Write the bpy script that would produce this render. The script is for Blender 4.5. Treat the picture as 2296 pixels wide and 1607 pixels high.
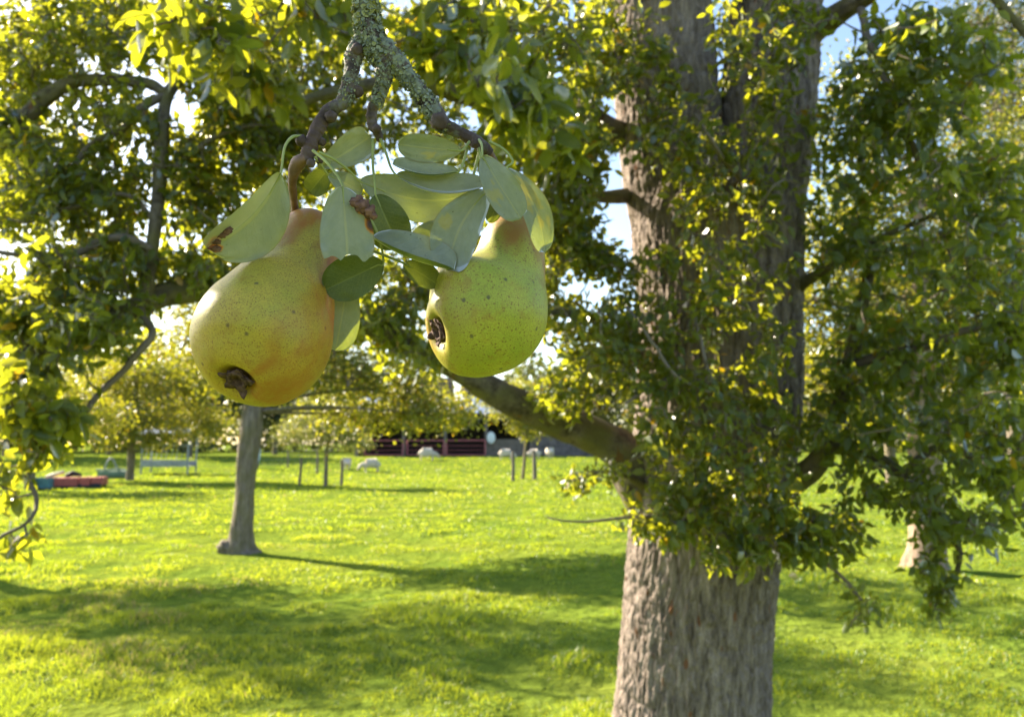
import bpy, math, random
import numpy as np
from mathutils import Vector, Matrix

# ------------------------------------------------------------------ scene, camera, world, sun, exposure
for o in list(bpy.data.objects):
    bpy.data.objects.remove(o)
scene = bpy.context.scene
COL = scene.collection
random.seed(7)
RNG = np.random.default_rng(7)

F = 1787.0                      # focal length in pixels of a 2296 x 1607 view
CX, CY = 1148.0, 803.5
PITCH = math.radians(6.1)
CAM = np.array([0.0, 0.0, 1.70])
FW = np.array([0.0, math.cos(PITCH), math.sin(PITCH)])
UP = np.array([0.0, -math.sin(PITCH), math.cos(PITCH)])
RT = np.array([1.0, 0.0, 0.0])

cd = bpy.data.cameras.new("camera")
cam = bpy.data.objects.new("camera", cd)
COL.objects.link(cam)
cam.location = CAM
cam.rotation_euler = (math.radians(90) + PITCH, 0, 0)
cd.sensor_width = 36.0
cd.lens = F / 2296.0 * 36.0
cd.clip_start = 0.02
cd.clip_end = 3000.0
cd.dof.use_dof = True
cd.dof.focus_distance = 0.385
cd.dof.aperture_fstop = 17.0
scene.camera = cam

SUN_EL = math.radians(29)
SUN_A = math.radians(35)        # how far the sun stands behind the picture plane, to the left
SDIR = np.array([-math.cos(SUN_A) * math.cos(SUN_EL), math.sin(SUN_A) * math.cos(SUN_EL), math.sin(SUN_EL)])
world = bpy.data.worlds.new("World")
scene.world = world
world.use_nodes = True
wn = world.node_tree.nodes
wl = world.node_tree.links
for n in list(wn):
    wn.remove(n)
sky = wn.new("ShaderNodeTexSky")
sky.sky_type = 'NISHITA'
sky.sun_disc = False
sky.sun_elevation = SUN_EL
sky.sun_rotation = math.atan2(SDIR[0], SDIR[1])
sky.altitude = 50
sky.air_density = 1.0
sky.dust_density = 1.2
sky.ozone_density = 1.0
bg = wn.new("ShaderNodeBackground")
bg.inputs["Strength"].default_value = 0.085
wo = wn.new("ShaderNodeOutputWorld")
wl.new(sky.outputs[0], bg.inputs[0])
wl.new(bg.outputs[0], wo.inputs[0])

sd = bpy.data.lights.new("sun", 'SUN')
sd.energy = 5.0
sd.angle = math.radians(0.5)
sd.color = (1.0, 0.87, 0.67)
sun = bpy.data.objects.new("sun", sd)
COL.objects.link(sun)
sun.rotation_euler = Vector(-SDIR).to_track_quat('-Z', 'Y').to_euler()

scene.view_settings.view_transform = 'Standard'
scene.view_settings.look = 'None'
scene.view_settings.exposure = 2.15
scene.view_settings.gamma = 1.0
scene.view_settings.use_curve_mapping = False
scene.render.engine = 'CYCLES'
cy = scene.cycles
cy.max_bounces = 7
cy.diffuse_bounces = 3
cy.glossy_bounces = 2
cy.transmission_bounces = 5
cy.transparent_max_bounces = 4
cy.caustics_reflective = False
cy.caustics_refractive = False
cy.sample_clamp_indirect = 6.0
cy.use_adaptive_sampling = True
cy.adaptive_threshold = 0.015
cy.use_denoising = True
try:
    cy.denoiser = 'OPENIMAGEDENOISE'
    cy.denoising_input_passes = 'RGB_ALBEDO_NORMAL'
except Exception:
    pass

# ------------------------------------------------------------------ helpers
def P(x, y, d):
    """a point seen at (x, y) of the 2296-wide view, d metres in front of the camera"""
    return CAM + d * (FW + RT * ((x - CX) / F) + UP * ((CY - y) / F))

def gz(x, y):
    """height of the meadow: small swells, and a low rise before the barn"""
    s = np.clip((np.asarray(y, float) - 43.0) / 16.0, 0, 1)
    f = np.clip(1 - np.hypot(x, y) / 120.0, 0, 1)
    return 0.72 * s * s * (3 - 2 * s) + f * (0.05 * np.sin(x * 0.35 + 1.0) * np.sin(y * 0.22) + 0.025 * np.sin(x * 0.9 + y * 0.5))

def G(x, y):
    """ground point seen at pixel (x, y)"""
    r = FW + RT * ((x - CX) / F) + UP * ((CY - y) / F)
    t = np.concatenate([np.linspace(2, 70, 6000), np.linspace(70, 300, 3000)])
    p = CAM + r[None] * t[:, None]
    below = p[:, 2] <= gz(p[:, 0], p[:, 1])
    p = p[np.argmax(below)] if below.any() else p[-1]
    p[2] = gz(p[0], p[1])
    return p

def px_at(p):
    q = np.asarray(p) - CAM
    d = q @ FW
    return CX + F * (q @ RT) / d, CY - F * (q @ UP) / d, d

def nrm(v):
    v = np.asarray(v, float)
    return v / (np.linalg.norm(v, axis=-1, keepdims=True) + 1e-12)

def hash3(ix, iy, iz):
    h = (ix.astype(np.int64) * 374761393 + iy.astype(np.int64) * 668265263 + iz.astype(np.int64) * 2147483647) & 0x7fffffff
    h = ((h ^ (h >> 13)) * 1274126177) & 0x7fffffff
    h = (h ^ (h >> 16)) & 0xffff
    return h / 65535.0

def vnoise(p):
    """value noise, p is (..., 3)"""
    i = np.floor(p).astype(np.int64)
    f = p - i
    f = f * f * (3 - 2 * f)
    r = 0
    for dx in (0, 1):
        for dy in (0, 1):
            for dz in (0, 1):
                w = (f[..., 0] if dx else 1 - f[..., 0]) * (f[..., 1] if dy else 1 - f[..., 1]) * (f[..., 2] if dz else 1 - f[..., 2])
                r = r + w * hash3(i[..., 0] + dx, i[..., 1] + dy, i[..., 2] + dz)
    return r * 2 - 1

def fbm(p, o=3):
    r, a = 0, 1.0
    for k in range(o):
        r = r + a * vnoise(p * (2 ** k) + 17.3 * k)
        a *= 0.5
    return r

def crom(pts, n):
    """Catmull-Rom through pts (k, m), n samples"""
    pts = np.asarray(pts, float)
    k = len(pts)
    q = np.vstack([2 * pts[0] - pts[1], pts, 2 * pts[-1] - pts[-2]])
    t = np.linspace(0, k - 1, n)
    i = np.minimum(t.astype(int), k - 2)
    f = (t - i)[:, None]
    a, b, c, d = q[i], q[i + 1], q[i + 2], q[i + 3]
    return 0.5 * (2 * b + (c - a) * f + (2 * a - 5 * b + 4 * c - d) * f ** 2 + (3 * b - a - 3 * c + d) * f ** 3)

def frames(c):
    """tangent, side, up for a centreline"""
    t = nrm(np.gradient(c, axis=0))
    a = np.array([0.0, 0.0, 1.0]) if abs(t[0][2]) < 0.8 else np.array([0.0, 1.0, 0.0])
    s = np.zeros_like(c)
    u = np.zeros_like(c)
    x = nrm(np.cross(t[0], a))
    for i in range(len(c)):
        x = nrm(x - t[i] * (x @ t[i]))
        s[i] = x
        u[i] = np.cross(t[i], x)
    return t, s, u

class MB:
    """collects geometry for one mesh"""
    def __init__(self):
        self.v, self.f, self.n = [], [], 0
        self.at = {}
    def add(self, v, faces, **attrs):
        v = np.asarray(v, float).reshape(-1, 3)
        self.v.append(v)
        b = self.n
        self.f.extend([tuple(int(i) + b for i in q) for q in faces])
        self.n += len(v)
        for k, a in attrs.items():
            self.at.setdefault(k, []).append((b, np.broadcast_to(np.asarray(a, float), (len(v),))))
    def tube(self, c, r, seg=8, cap=True, noise=None, **attrs):
        c = np.asarray(c, float)
        n = len(c)
        r = np.broadcast_to(np.asarray(r, float), (n,))
        t, s, u = frames(c)
        th = np.linspace(0, 2 * np.pi, seg, endpoint=False)
        rr = np.repeat(r[:, None], seg, 1)
        if noise is not None:
            rr = noise(c, rr, th)
        ring = c[:, None, :] + rr[..., None] * (np.cos(th)[None, :, None] * s[:, None, :] + np.sin(th)[None, :, None] * u[:, None, :])
        fs = []
        for i in range(n - 1):
            for j in range(seg):
                k = (j + 1) % seg
                fs.append((i * seg + j, i * seg + k, (i + 1) * seg + k, (i + 1) * seg + j))
        v = ring.reshape(-1, 3)
        if cap:
            v = np.vstack([v, c[0] - t[0] * r[0] * 0.3, c[-1] + t[-1] * r[-1] * 0.5])
            a, b = n * seg, n * seg + 1
            for j in range(seg):
                k = (j + 1) % seg
                fs.append((a, k, j))
                fs.append((b, (n - 1) * seg + j, (n - 1) * seg + k))
        self.add(v, fs, **attrs)
    def box(self, lo, hi, M=None):
        lo, hi = np.asarray(lo, float), np.asarray(hi, float)
        v = np.array([[(lo, hi)[i][0], (lo, hi)[j][1], (lo, hi)[k][2]] for i in (0, 1) for j in (0, 1) for k in (0, 1)])
        if M is not None:
            v = v @ M[0].T + M[1]
        self.add(v, [(0, 1, 3, 2), (4, 6, 7, 5), (0, 4, 5, 1), (2, 3, 7, 6), (0, 2, 6, 4), (1, 5, 7, 3)])
    def build(self, name, mat, parent=None, smooth=False):
        me = bpy.data.meshes.new(name)
        v = np.vstack(self.v)
        me.from_pydata(v.tolist(), [], self.f)
        for k, lst in self.at.items():
            arr = np.zeros(len(v), np.float32)
            for b, a in lst:
                arr[b:b + len(a)] = a
            me.attributes.new(k, 'FLOAT', 'POINT').data.foreach_set('value', arr)
        return finish(me, name, mat, parent, smooth)

def finish(me, name, mat, parent=None, smooth=False):
    if smooth:
        me.polygons.foreach_set('use_smooth', [True] * len(me.polygons))
    me.update()
    if mat is not None:
        me.materials.append(mat)
    o = bpy.data.objects.new(name, me)
    COL.objects.link(o)
    if parent is not None:
        o.parent = parent
        o.matrix_parent_inverse = Matrix.Translation(-Vector(parent.location))
    return o

def fast_mesh(name, v, quads_or_tris, mat, parent=None, attrs=None, smooth=False):
    """v (n,3), faces (m,k) arrays with constant k"""
    me = bpy.data.meshes.new(name)
    v = np.ascontiguousarray(v, np.float32)
    f = np.ascontiguousarray(quads_or_tris, np.int32)
    m, k = f.shape
    me.vertices.add(len(v))
    me.vertices.foreach_set('co', v.ravel())
    me.loops.add(m * k)
    me.loops.foreach_set('vertex_index', f.ravel())
    me.polygons.add(m)
    me.polygons.foreach_set('loop_start', np.arange(0, m * k, k, dtype=np.int32))
    me.polygons.foreach_set('loop_total', np.full(m, k, np.int32))
    for kk, a in (attrs or {}).items():
        me.attributes.new(kk, 'FLOAT', 'POINT').data.foreach_set('value', np.ascontiguousarray(a, np.float32))
    me.update(calc_edges=True)
    me.validate()
    return finish(me, name, mat, parent, smooth)

def empty(name, loc):
    o = bpy.data.objects.new(name, None)
    o.empty_display_size = 0.1
    COL.objects.link(o)
    o.location = Vector(loc)
    return o

def tag(o, label=None, cat=None, group=None, kind=None):
    if label: o["label"] = label
    if cat: o["category"] = cat
    if group: o["group"] = group
    if kind: o["kind"] = kind
    return o

# ------------------------------------------------------------------ materials
class NT:
    def __init__(self, name):
        self.m = bpy.data.materials.new(name)
        self.m.use_nodes = True
        self.t = self.m.node_tree
        self.N, self.L = self.t.nodes, self.t.links
        for n in list(self.N):
            self.N.remove(n)
        self.out = self.N.new("ShaderNodeOutputMaterial")
    def n(self, typ, ins=None, **props):
        x = self.N.new(typ)
        for k, v in props.items():
            setattr(x, k, v)
        for k, v in (ins or {}).items():
            if hasattr(v, 'is_output') or isinstance(v, bpy.types.NodeSocket):
                self.L.new(v, x.inputs[k])
            else:
                x.inputs[k].default_value = v
        return x
    def attr(self, name):
        return self.n("ShaderNodeAttribute", attribute_name=name).outputs["Fac"]
    def noise(self, vec, scale, detail=3, rough=0.55):
        i = {"Scale": scale, "Detail": detail, "Roughness": rough}
        if vec is not None: i["Vector"] = vec
        return self.n("ShaderNodeTexNoise", i).outputs["Fac"]
    def ramp(self, fac, stops):
        r = self.n("ShaderNodeValToRGB", {"Fac": fac})
        e = r.color_ramp.elements
        while len(e) < len(stops): e.new(0.5)
        for k, (p, c) in enumerate(stops):
            e[k].position = p
            e[k].color = (*c, 1) if not isinstance(c, (int, float)) else (c, c, c, 1)
        return r.outputs[0]
    def mix(self, f, a, b, mode='MIX'):
        x = self.N.new("ShaderNodeMix")
        x.data_type = 'RGBA'
        x.blend_type = mode
        for i, v in ((0, f), (6, a), (7, b)):
            if isinstance(v, bpy.types.NodeSocket):
                self.L.new(v, x.inputs[i])
            else:
                x.inputs[i].default_value = v if i == 0 else (*v, 1)
        return x.outputs[2]
    def math(self, op, a, b=0.0, c=0.0):
        x = self.N.new("ShaderNodeMath")
        x.operation = op
        for i, v in enumerate((a, b, c)):
            if isinstance(v, bpy.types.NodeSocket): self.L.new(v, x.inputs[i])
            else: x.inputs[i].default_value = v
        return x.outputs[0]
    def obj(self):
        return self.n("ShaderNodeTexCoord").outputs["Object"]
    def mapping(self, vec, scale):
        return self.n("ShaderNodeMapping", {"Vector": vec, "Scale": scale}).outputs[0]
    def bump(self, h, strength, dist):
        return self.n("ShaderNodeBump", {"Height": h, "Strength": strength, "Distance": dist}).outputs[0]
    def surf(self, s):
        self.L.new(s, self.out.inputs["Surface"])
        return self.m
    def principled(self, col, rough=0.7, normal=None, spec=0.5, **extra):
        i = {"Roughness": rough, "Specular IOR Level": spec}
        i["Base Color"] = col if isinstance(col, bpy.types.NodeSocket) else (*col, 1)
        if normal is not None: i["Normal"] = normal
        i.update(extra)
        return self.n("ShaderNodeBsdfPrincipled", i).outputs[0]

def leaf_material(name, dark, light, trans, gloss=0.35, tfac=0.5, yellow=(0.34, 0.20, 0.015)):
    t = NT(name)
    r = t.attr("rnd")
    base = t.mix(r, dark, light)
    old = t.math('GREATER_THAN', r, 0.965)
    base = t.mix(old, base, yellow)
    tr = t.mix(r, trans, tuple(c * f for c, f in zip(trans, (1.35, 1.15, 1.0))))
    tr = t.mix(old, tr, (0.45, 0.30, 0.01))
    d = t.n("ShaderNodeBsdfDiffuse", {"Color": base}).outputs[0]
    tl = t.n("ShaderNodeBsdfTranslucent", {"Color": tr}).outputs[0]
    m = t.n("ShaderNodeMixShader", {0: tfac, 1: d, 2: tl}).outputs[0]
    g = t.n("ShaderNodeBsdfGlossy", {"Color": (1, 1, 1, 1), "Roughness": gloss}).outputs[0]
    fr = t.n("ShaderNodeFresnel", {"IOR": 1.42}).outputs[0]
    fr = t.math('MINIMUM', t.math('MULTIPLY', fr, 0.55), 0.14)
    return t.surf(t.n("ShaderNodeMixShader", {0: fr, 1: m, 2: g}).outputs[0])

def bark_material(name, c1, c2, c3, scale=1.0, moss=0.0, vertical=True):
    t = NT(name)
    o = t.obj()
    v = t.mapping(o, (14 * scale, 14 * scale, 2.2 * scale) if vertical else (10 * scale,) * 3)
    n1 = t.noise(v, 1.0, 6, 0.65)
    n2 = t.noise(o, 60 * scale, 4, 0.6)
    col = t.ramp(n1, [(0.32, c1), (0.5, c2), (0.68, c3)])
    col = t.mix(t.ramp(n2, [(0.4, 0.0), (0.75, 0.55)]), col, c1)
    rust = t.noise(t.mapping(o, (9 * scale, 9 * scale, 3 * scale)), 1.0, 2)
    col = t.mix(t.ramp(rust, [(0.68, 0.0), (0.72, 0.8)]), col, (0.16, 0.065, 0.025))
    if moss > 0:
        mo = t.noise(o, 5 * scale, 5)
        col = t.mix(t.ramp(mo, [(0.42, 0.0), (0.6, moss)]), col, (0.13, 0.12, 0.045))
    h = t.math('ADD', t.math('MULTIPLY', n1, 1.0), t.math('MULTIPLY', n2, 0.35))
    return t.surf(t.principled(col, 0.9, t.bump(h, 0.9, 0.02 / scale), 0.15))

def plain(name, col, rough=0.7, spec=0.3, metal=0.0, var=0.25, sc=6.0):
    t = NT(name)
    n = t.noise(t.obj(), sc, 4)
    c = t.mix(t.ramp(n, [(0.3, 0.0), (0.7, 1.0)]), tuple(x * (1 - var) for x in col), tuple(min(1, x * (1 + var)) for x in col))
    return t.surf(t.principled(c, rough, t.bump(n, 0.2, 0.01), spec, **{"Metallic": metal}))

M = {}
M['leaf_near'] = leaf_material("pear leaf", (0.030, 0.062, 0.020), (0.068, 0.112, 0.030), (0.41, 0.46, 0.018), 0.34, 0.52)
M['leaf_mid'] = leaf_material("yellow green leaf", (0.055, 0.088, 0.020), (0.10, 0.125, 0.028), (0.38, 0.40, 0.018), 0.42, 0.5)
M['leaf_pale'] = leaf_material("pale green leaf", (0.09, 0.12, 0.045), (0.16, 0.19, 0.07), (0.34, 0.38, 0.06), 0.4, 0.42)
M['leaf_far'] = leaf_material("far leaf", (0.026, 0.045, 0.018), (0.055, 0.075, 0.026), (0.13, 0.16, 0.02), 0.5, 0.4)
M['bark_big'] = bark_material("grey brown bark", (0.062, 0.048, 0.040), (0.215, 0.175, 0.15), (0.37, 0.305, 0.265), 2.3)
M['bark_limb'] = bark_material("mossy limb bark", (0.05, 0.04, 0.03), (0.15, 0.125, 0.095), (0.25, 0.21, 0.16), 1.6, 0.85, False)
M['bark_mid'] = bark_material("orchard tree bark", (0.08, 0.065, 0.05), (0.20, 0.165, 0.13), (0.31, 0.26, 0.205), 1.4, 0.5)
M['bark_pink'] = bark_material("pinkish bark", (0.12, 0.08, 0.055), (0.30, 0.22, 0.16), (0.42, 0.32, 0.24), 1.2, 0.2)
M['twig'] = plain("twig bark", (0.15, 0.122, 0.094), 0.85, 0.2)
M['wood_grey'] = plain("weathered wood", (0.17, 0.145, 0.12), 0.85, 0.2)
M['dark_wood'] = plain("dark barn boards", (0.045, 0.038, 0.034), 0.8, 0.2)
M['metal_blue'] = plain("pale blue sheet metal", (0.17, 0.22, 0.32), 0.7, 0.2, 0.0, 0.15)
M['metal_grey'] = plain("galvanised steel", (0.28, 0.31, 0.34), 0.5, 0.5, 0.4)
M['gate_red'] = plain("faded red gate paint", (0.42, 0.13, 0.14), 0.55)
M['red_paint'] = plain("red machine paint", (0.36, 0.075, 0.06), 0.5, 0.5, 0.0, 0.18)
M['green_paint'] = plain("green grey machine paint", (0.16, 0.24, 0.20), 0.5)
M['teal_paint'] = plain("teal metal paint", (0.10, 0.22, 0.25), 0.5)
M['black_rubber'] = plain("black rubber", (0.03, 0.03, 0.035), 0.7)
M['cream_board'] = plain("cream board", (0.72, 0.62, 0.44), 0.6)
M['white_plastic'] = plain("white plastic", (0.70, 0.76, 0.76), 0.5, 0.4, 0, 0.06)
M['tarp'] = plain("pale blue tarp", (0.45, 0.54, 0.66), 0.6, 0.3, 0, 0.12)
M['wool'] = plain("sheep wool", (0.58, 0.51, 0.43), 0.95, 0.1, 0, 0.15, 14)
M['stone'] = plain("dark stone wall", (0.15, 0.13, 0.125), 0.9, 0.2, 0, 0.45, 3)

# grass
def grass_blades():
    t = NT("grass blades")
    r = t.attr("rnd")
    h = t.attr("hgt")
    c = t.mix(r, (0.032, 0.125, 0.018), (0.085, 0.18, 0.026))
    c = t.mix(t.math('GREATER_THAN', r, 0.93), c, (0.30, 0.25, 0.10))
    tr = t.mix(r, (0.32, 0.44, 0.014), (0.56, 0.57, 0.026))
    tr = t.mix(t.math('GREATER_THAN', r, 0.93), tr, (0.5, 0.42, 0.12))
    d = t.n("ShaderNodeBsdfDiffuse", {"Color": c}).outputs[0]
    tl = t.n("ShaderNodeBsdfTranslucent", {"Color": tr}).outputs[0]
    m = t.n("ShaderNodeMixShader", {0: 0.5, 1: d, 2: tl}).outputs[0]
    g = t.n("ShaderNodeBsdfGlossy", {"Roughness": 0.4}).outputs[0]
    return t.surf(t.n("ShaderNodeMixShader", {0: 0.035, 1: m, 2: g}).outputs[0])
M['grass'] = grass_blades()

def ground_mat():
    t = NT("meadow ground")
    o = t.obj()
    n1 = t.noise(o, 0.5, 5)
    n2 = t.noise(o, 6.0, 4)
    c = t.ramp(n1, [(0.3, (0.098, 0.155, 0.020)), (0.55, (0.148, 0.195, 0.026)), (0.75, (0.20, 0.225, 0.034))])
    c = t.mix(t.ramp(n2, [(0.35, 0.55), (0.6, 0.0)]), c, (0.06, 0.09, 0.014))
    d = t.n("ShaderNodeBsdfDiffuse", {"Color": c, "Normal": t.bump(n2, 1.0, 0.08)}).outputs[0]
    return t.surf(d)
M['ground'] = ground_mat()

# ------------------------------------------------------------------ the ground
def lumps(x, y):
    p = np.stack([x, y, 0 * x], -1)
    flat = 1 - 0.9 * np.exp(-(((x + 3.2) / 2.2) ** 2 + ((y - 11.9) / 1.6) ** 2))   # lumps levelled so the slim tree's trunk shadow shows unbroken
    return 0.050 * flat * np.clip(1 - np.hypot(x, y) / 55, 0, 1) * fbm(p * 1.9, 3)
def make_ground():
    s = np.linspace(-1, 1, 401)
    xs = np.sinh(s * 6.6) / np.sinh(6.6) * 900
    s2 = np.linspace(-0.35, 1, 520)
    ys = 3 + (np.sinh(s2 * 6.8) / np.sinh(6.8)) * 1400
    X, Y = np.meshgrid(xs, ys)
    p = np.stack([X, Y, np.zeros_like(X)], -1)
    Z = gz(X, Y)
    Z = Z + lumps(X, Y)
    v = np.stack([X, Y, Z], -1).reshape(-1, 3)
    ny, nx = X.shape
    i = np.arange((ny - 1) * (nx - 1))
    a = (i // (nx - 1)) * nx + i % (nx - 1)
    f = np.stack([a, a + 1, a + nx + 1, a + nx], 1)
    o = fast_mesh("ground", v, f, M['ground'], smooth=True)
    tag(o, kind="structure")
make_ground()

def make_grass():
    vs, fs, rn, hg, base = [], [], [], [], 0
    bands = [(3.6, 6.0, 4200, 0.044, 0.0028), (6.0, 9.5, 2500, 0.042, 0.0042), (9.5, 15, 900, 0.038, 0.0070),
             (15, 25, 240, 0.036, 0.013), (25, 42, 64, 0.042, 0.026), (42, 62, 18, 0.05, 0.05)]
    for y0, y1, dens, hh, ww in bands:
        half = lambda y: y * 0.68 + 0.9
        area = (half(y0) + half(y1)) * (y1 - y0)
        n = int(area * dens)
        y = RNG.uniform(y0, y1, n)
        x = RNG.uniform(-1, 1, n) * half(y1)
        k = np.abs(x) < half(y)
        x, y = x[k], y[k]
        n = len(x)
        p = np.stack([x, y, np.zeros(n)], -1)
        tuss = np.clip(0.75 + 1.0 * fbm(p * np.array([1.9, 1.9, 1]), 3), 0.2, 2.2)
        # longer blades grow in tufts
        h = hh * tuss * RNG.uniform(0.55, 1.35, n) * (1 - 0.6 * np.exp(-(((x + 3.2) / 2.2) ** 2 + ((y - 11.9) / 1.6) ** 2)))  # shortened too where the slim tree's trunk shadow falls
        z = gz(x, y) + lumps(x, y) - 0.006
        th = RNG.uniform(0, 2 * np.pi, n)
        w = ww * RNG.uniform(0.6, 1.3, n)
        dirx, diry = np.cos(th), np.sin(th)
        lean = RNG.uniform(0.2, 1.5, n) * h
        la = RNG.uniform(0, 2 * np.pi, n)
        lx, ly = np.cos(la) * lean, np.sin(la) * lean
        b0 = np.stack([x - dirx * w, y - diry * w, z], -1)
        b1 = np.stack([x + dirx * w, y + diry * w, z], -1)
        m0 = np.stack([x - dirx * w * .8 + lx * .3, y - diry * w * .8 + ly * .3, z + h * .6], -1)
        m1 = np.stack([x + dirx * w * .8 + lx * .3, y + diry * w * .8 + ly * .3, z + h * .6], -1)
        tp = np.stack([x + lx, y + ly, z + h], -1)
        v = np.stack([b0, b1, m0, m1, tp], 1).reshape(-1, 3)
        i = np.arange(n) * 5 + base
        f = np.concatenate([np.stack([i, i + 1, i + 3], 1), np.stack([i, i + 3, i + 2], 1), np.stack([i + 2, i + 3, i + 4], 1)])
        vs.append(v); fs.append(f)
        r = np.clip(0.45 + 0.3 * fbm(p * 0.55, 3) + RNG.normal(0, 0.09, n), 0, 0.92)
        dry = np.clip(fbm(p * 0.8 + 40.0, 3) * 1.2 - 0.9, 0, 0.3) + 0.012
        isdry = RNG.random(n) < dry
        r = np.where(isdry, 0.97, r)
        rn.append(np.repeat(r, 5)); hg.append(np.tile([0, 0, .6, .6, 1.0], n))
        base += n * 5
    o = fast_mesh("grass", np.vstack(vs), np.vstack(fs), M['grass'], None, {"rnd": np.concatenate(rn), "hgt": np.concatenate(hg)})
    tag(o, "short sunlit meadow grass with dappled tree shade", "grass", kind="stuff")
make_grass()

# ------------------------------------------------------------------ leaves in bulk
LT = np.array([0.0, 0.30, 0.66, 1.0])
LW = np.array([0.0, 0.92, 0.80, 0.0])
LEAF_F = np.array([[0, 2, 1], [0, 3, 2], [1, 2, 5], [1, 5, 4], [2, 3, 6], [2, 6, 5], [4, 5, 7], [5, 6, 7]])

def leaf_arrays(pos, d, n, L, W, fold, bend):
    """8-vertex folded leaves: pos base, d direction, n normal; returns (k,8,3)"""
    d = nrm(d)
    n = nrm(n - d * np.sum(n * d, -1, keepdims=True))
    w = np.cross(d, n)
    k = len(pos)
    out = np.zeros((k, 8, 3))
    def pt(t, u, wi):
        h = W * wi * 0.5
        return (pos + d * (L * t)[:, None] + w * (u * h * np.cos(fold))[:, None]
                + n * (abs(u) * h * np.sin(fold) - bend * L * t * t)[:, None])
    one = np.ones(k)
    out[:, 0] = pt(0 * one, 0, 0)
    for j, (t, wi) in enumerate(((0.30, 0.92), (0.66, 0.82))):
        for q, u in enumerate((-1, 0, 1)):
            out[:, 1 + 3 * j + q] = pt(t * one, u, wi)
    out[:, 7] = pt(one, 0, 0)
    return out

def bulk_leaves(name, v8, rnd, mat, parent):
    k = len(v8)
    f = (LEAF_F[None] + (np.arange(k) * 8)[:, None, None]).reshape(-1, 3)
    return fast_mesh(name, v8.reshape(-1, 3), f, mat, parent, {"rnd": np.repeat(rnd, 8)}, smooth=False)

def rand_leaf_frames(k, droop, rng):
    d = rng.normal(0, 1, (k, 3))
    d = nrm(d)
    d[:, 2] = d[:, 2] * 0.6 - droop
    d = nrm(d)
    n = rng.normal(0, 1, (k, 3))
    n[:, 2] = np.abs(n[:, 2]) + 0.3
    return d, n

def bark_noise(amp, fr, fz):
    def fn(c, r, th):
        n, s = r.shape
        L = np.concatenate([[0], np.cumsum(np.linalg.norm(np.diff(c, axis=0), axis=1))])
        q = np.stack([np.cos(th)[None, :] * fr + 0 * L[:, None], np.sin(th)[None, :] * fr + 0 * L[:, None], np.repeat(L[:, None] * fz, s, 1)], -1)
        return r * (1 + amp * fbm(q, 3))
    return fn

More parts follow.
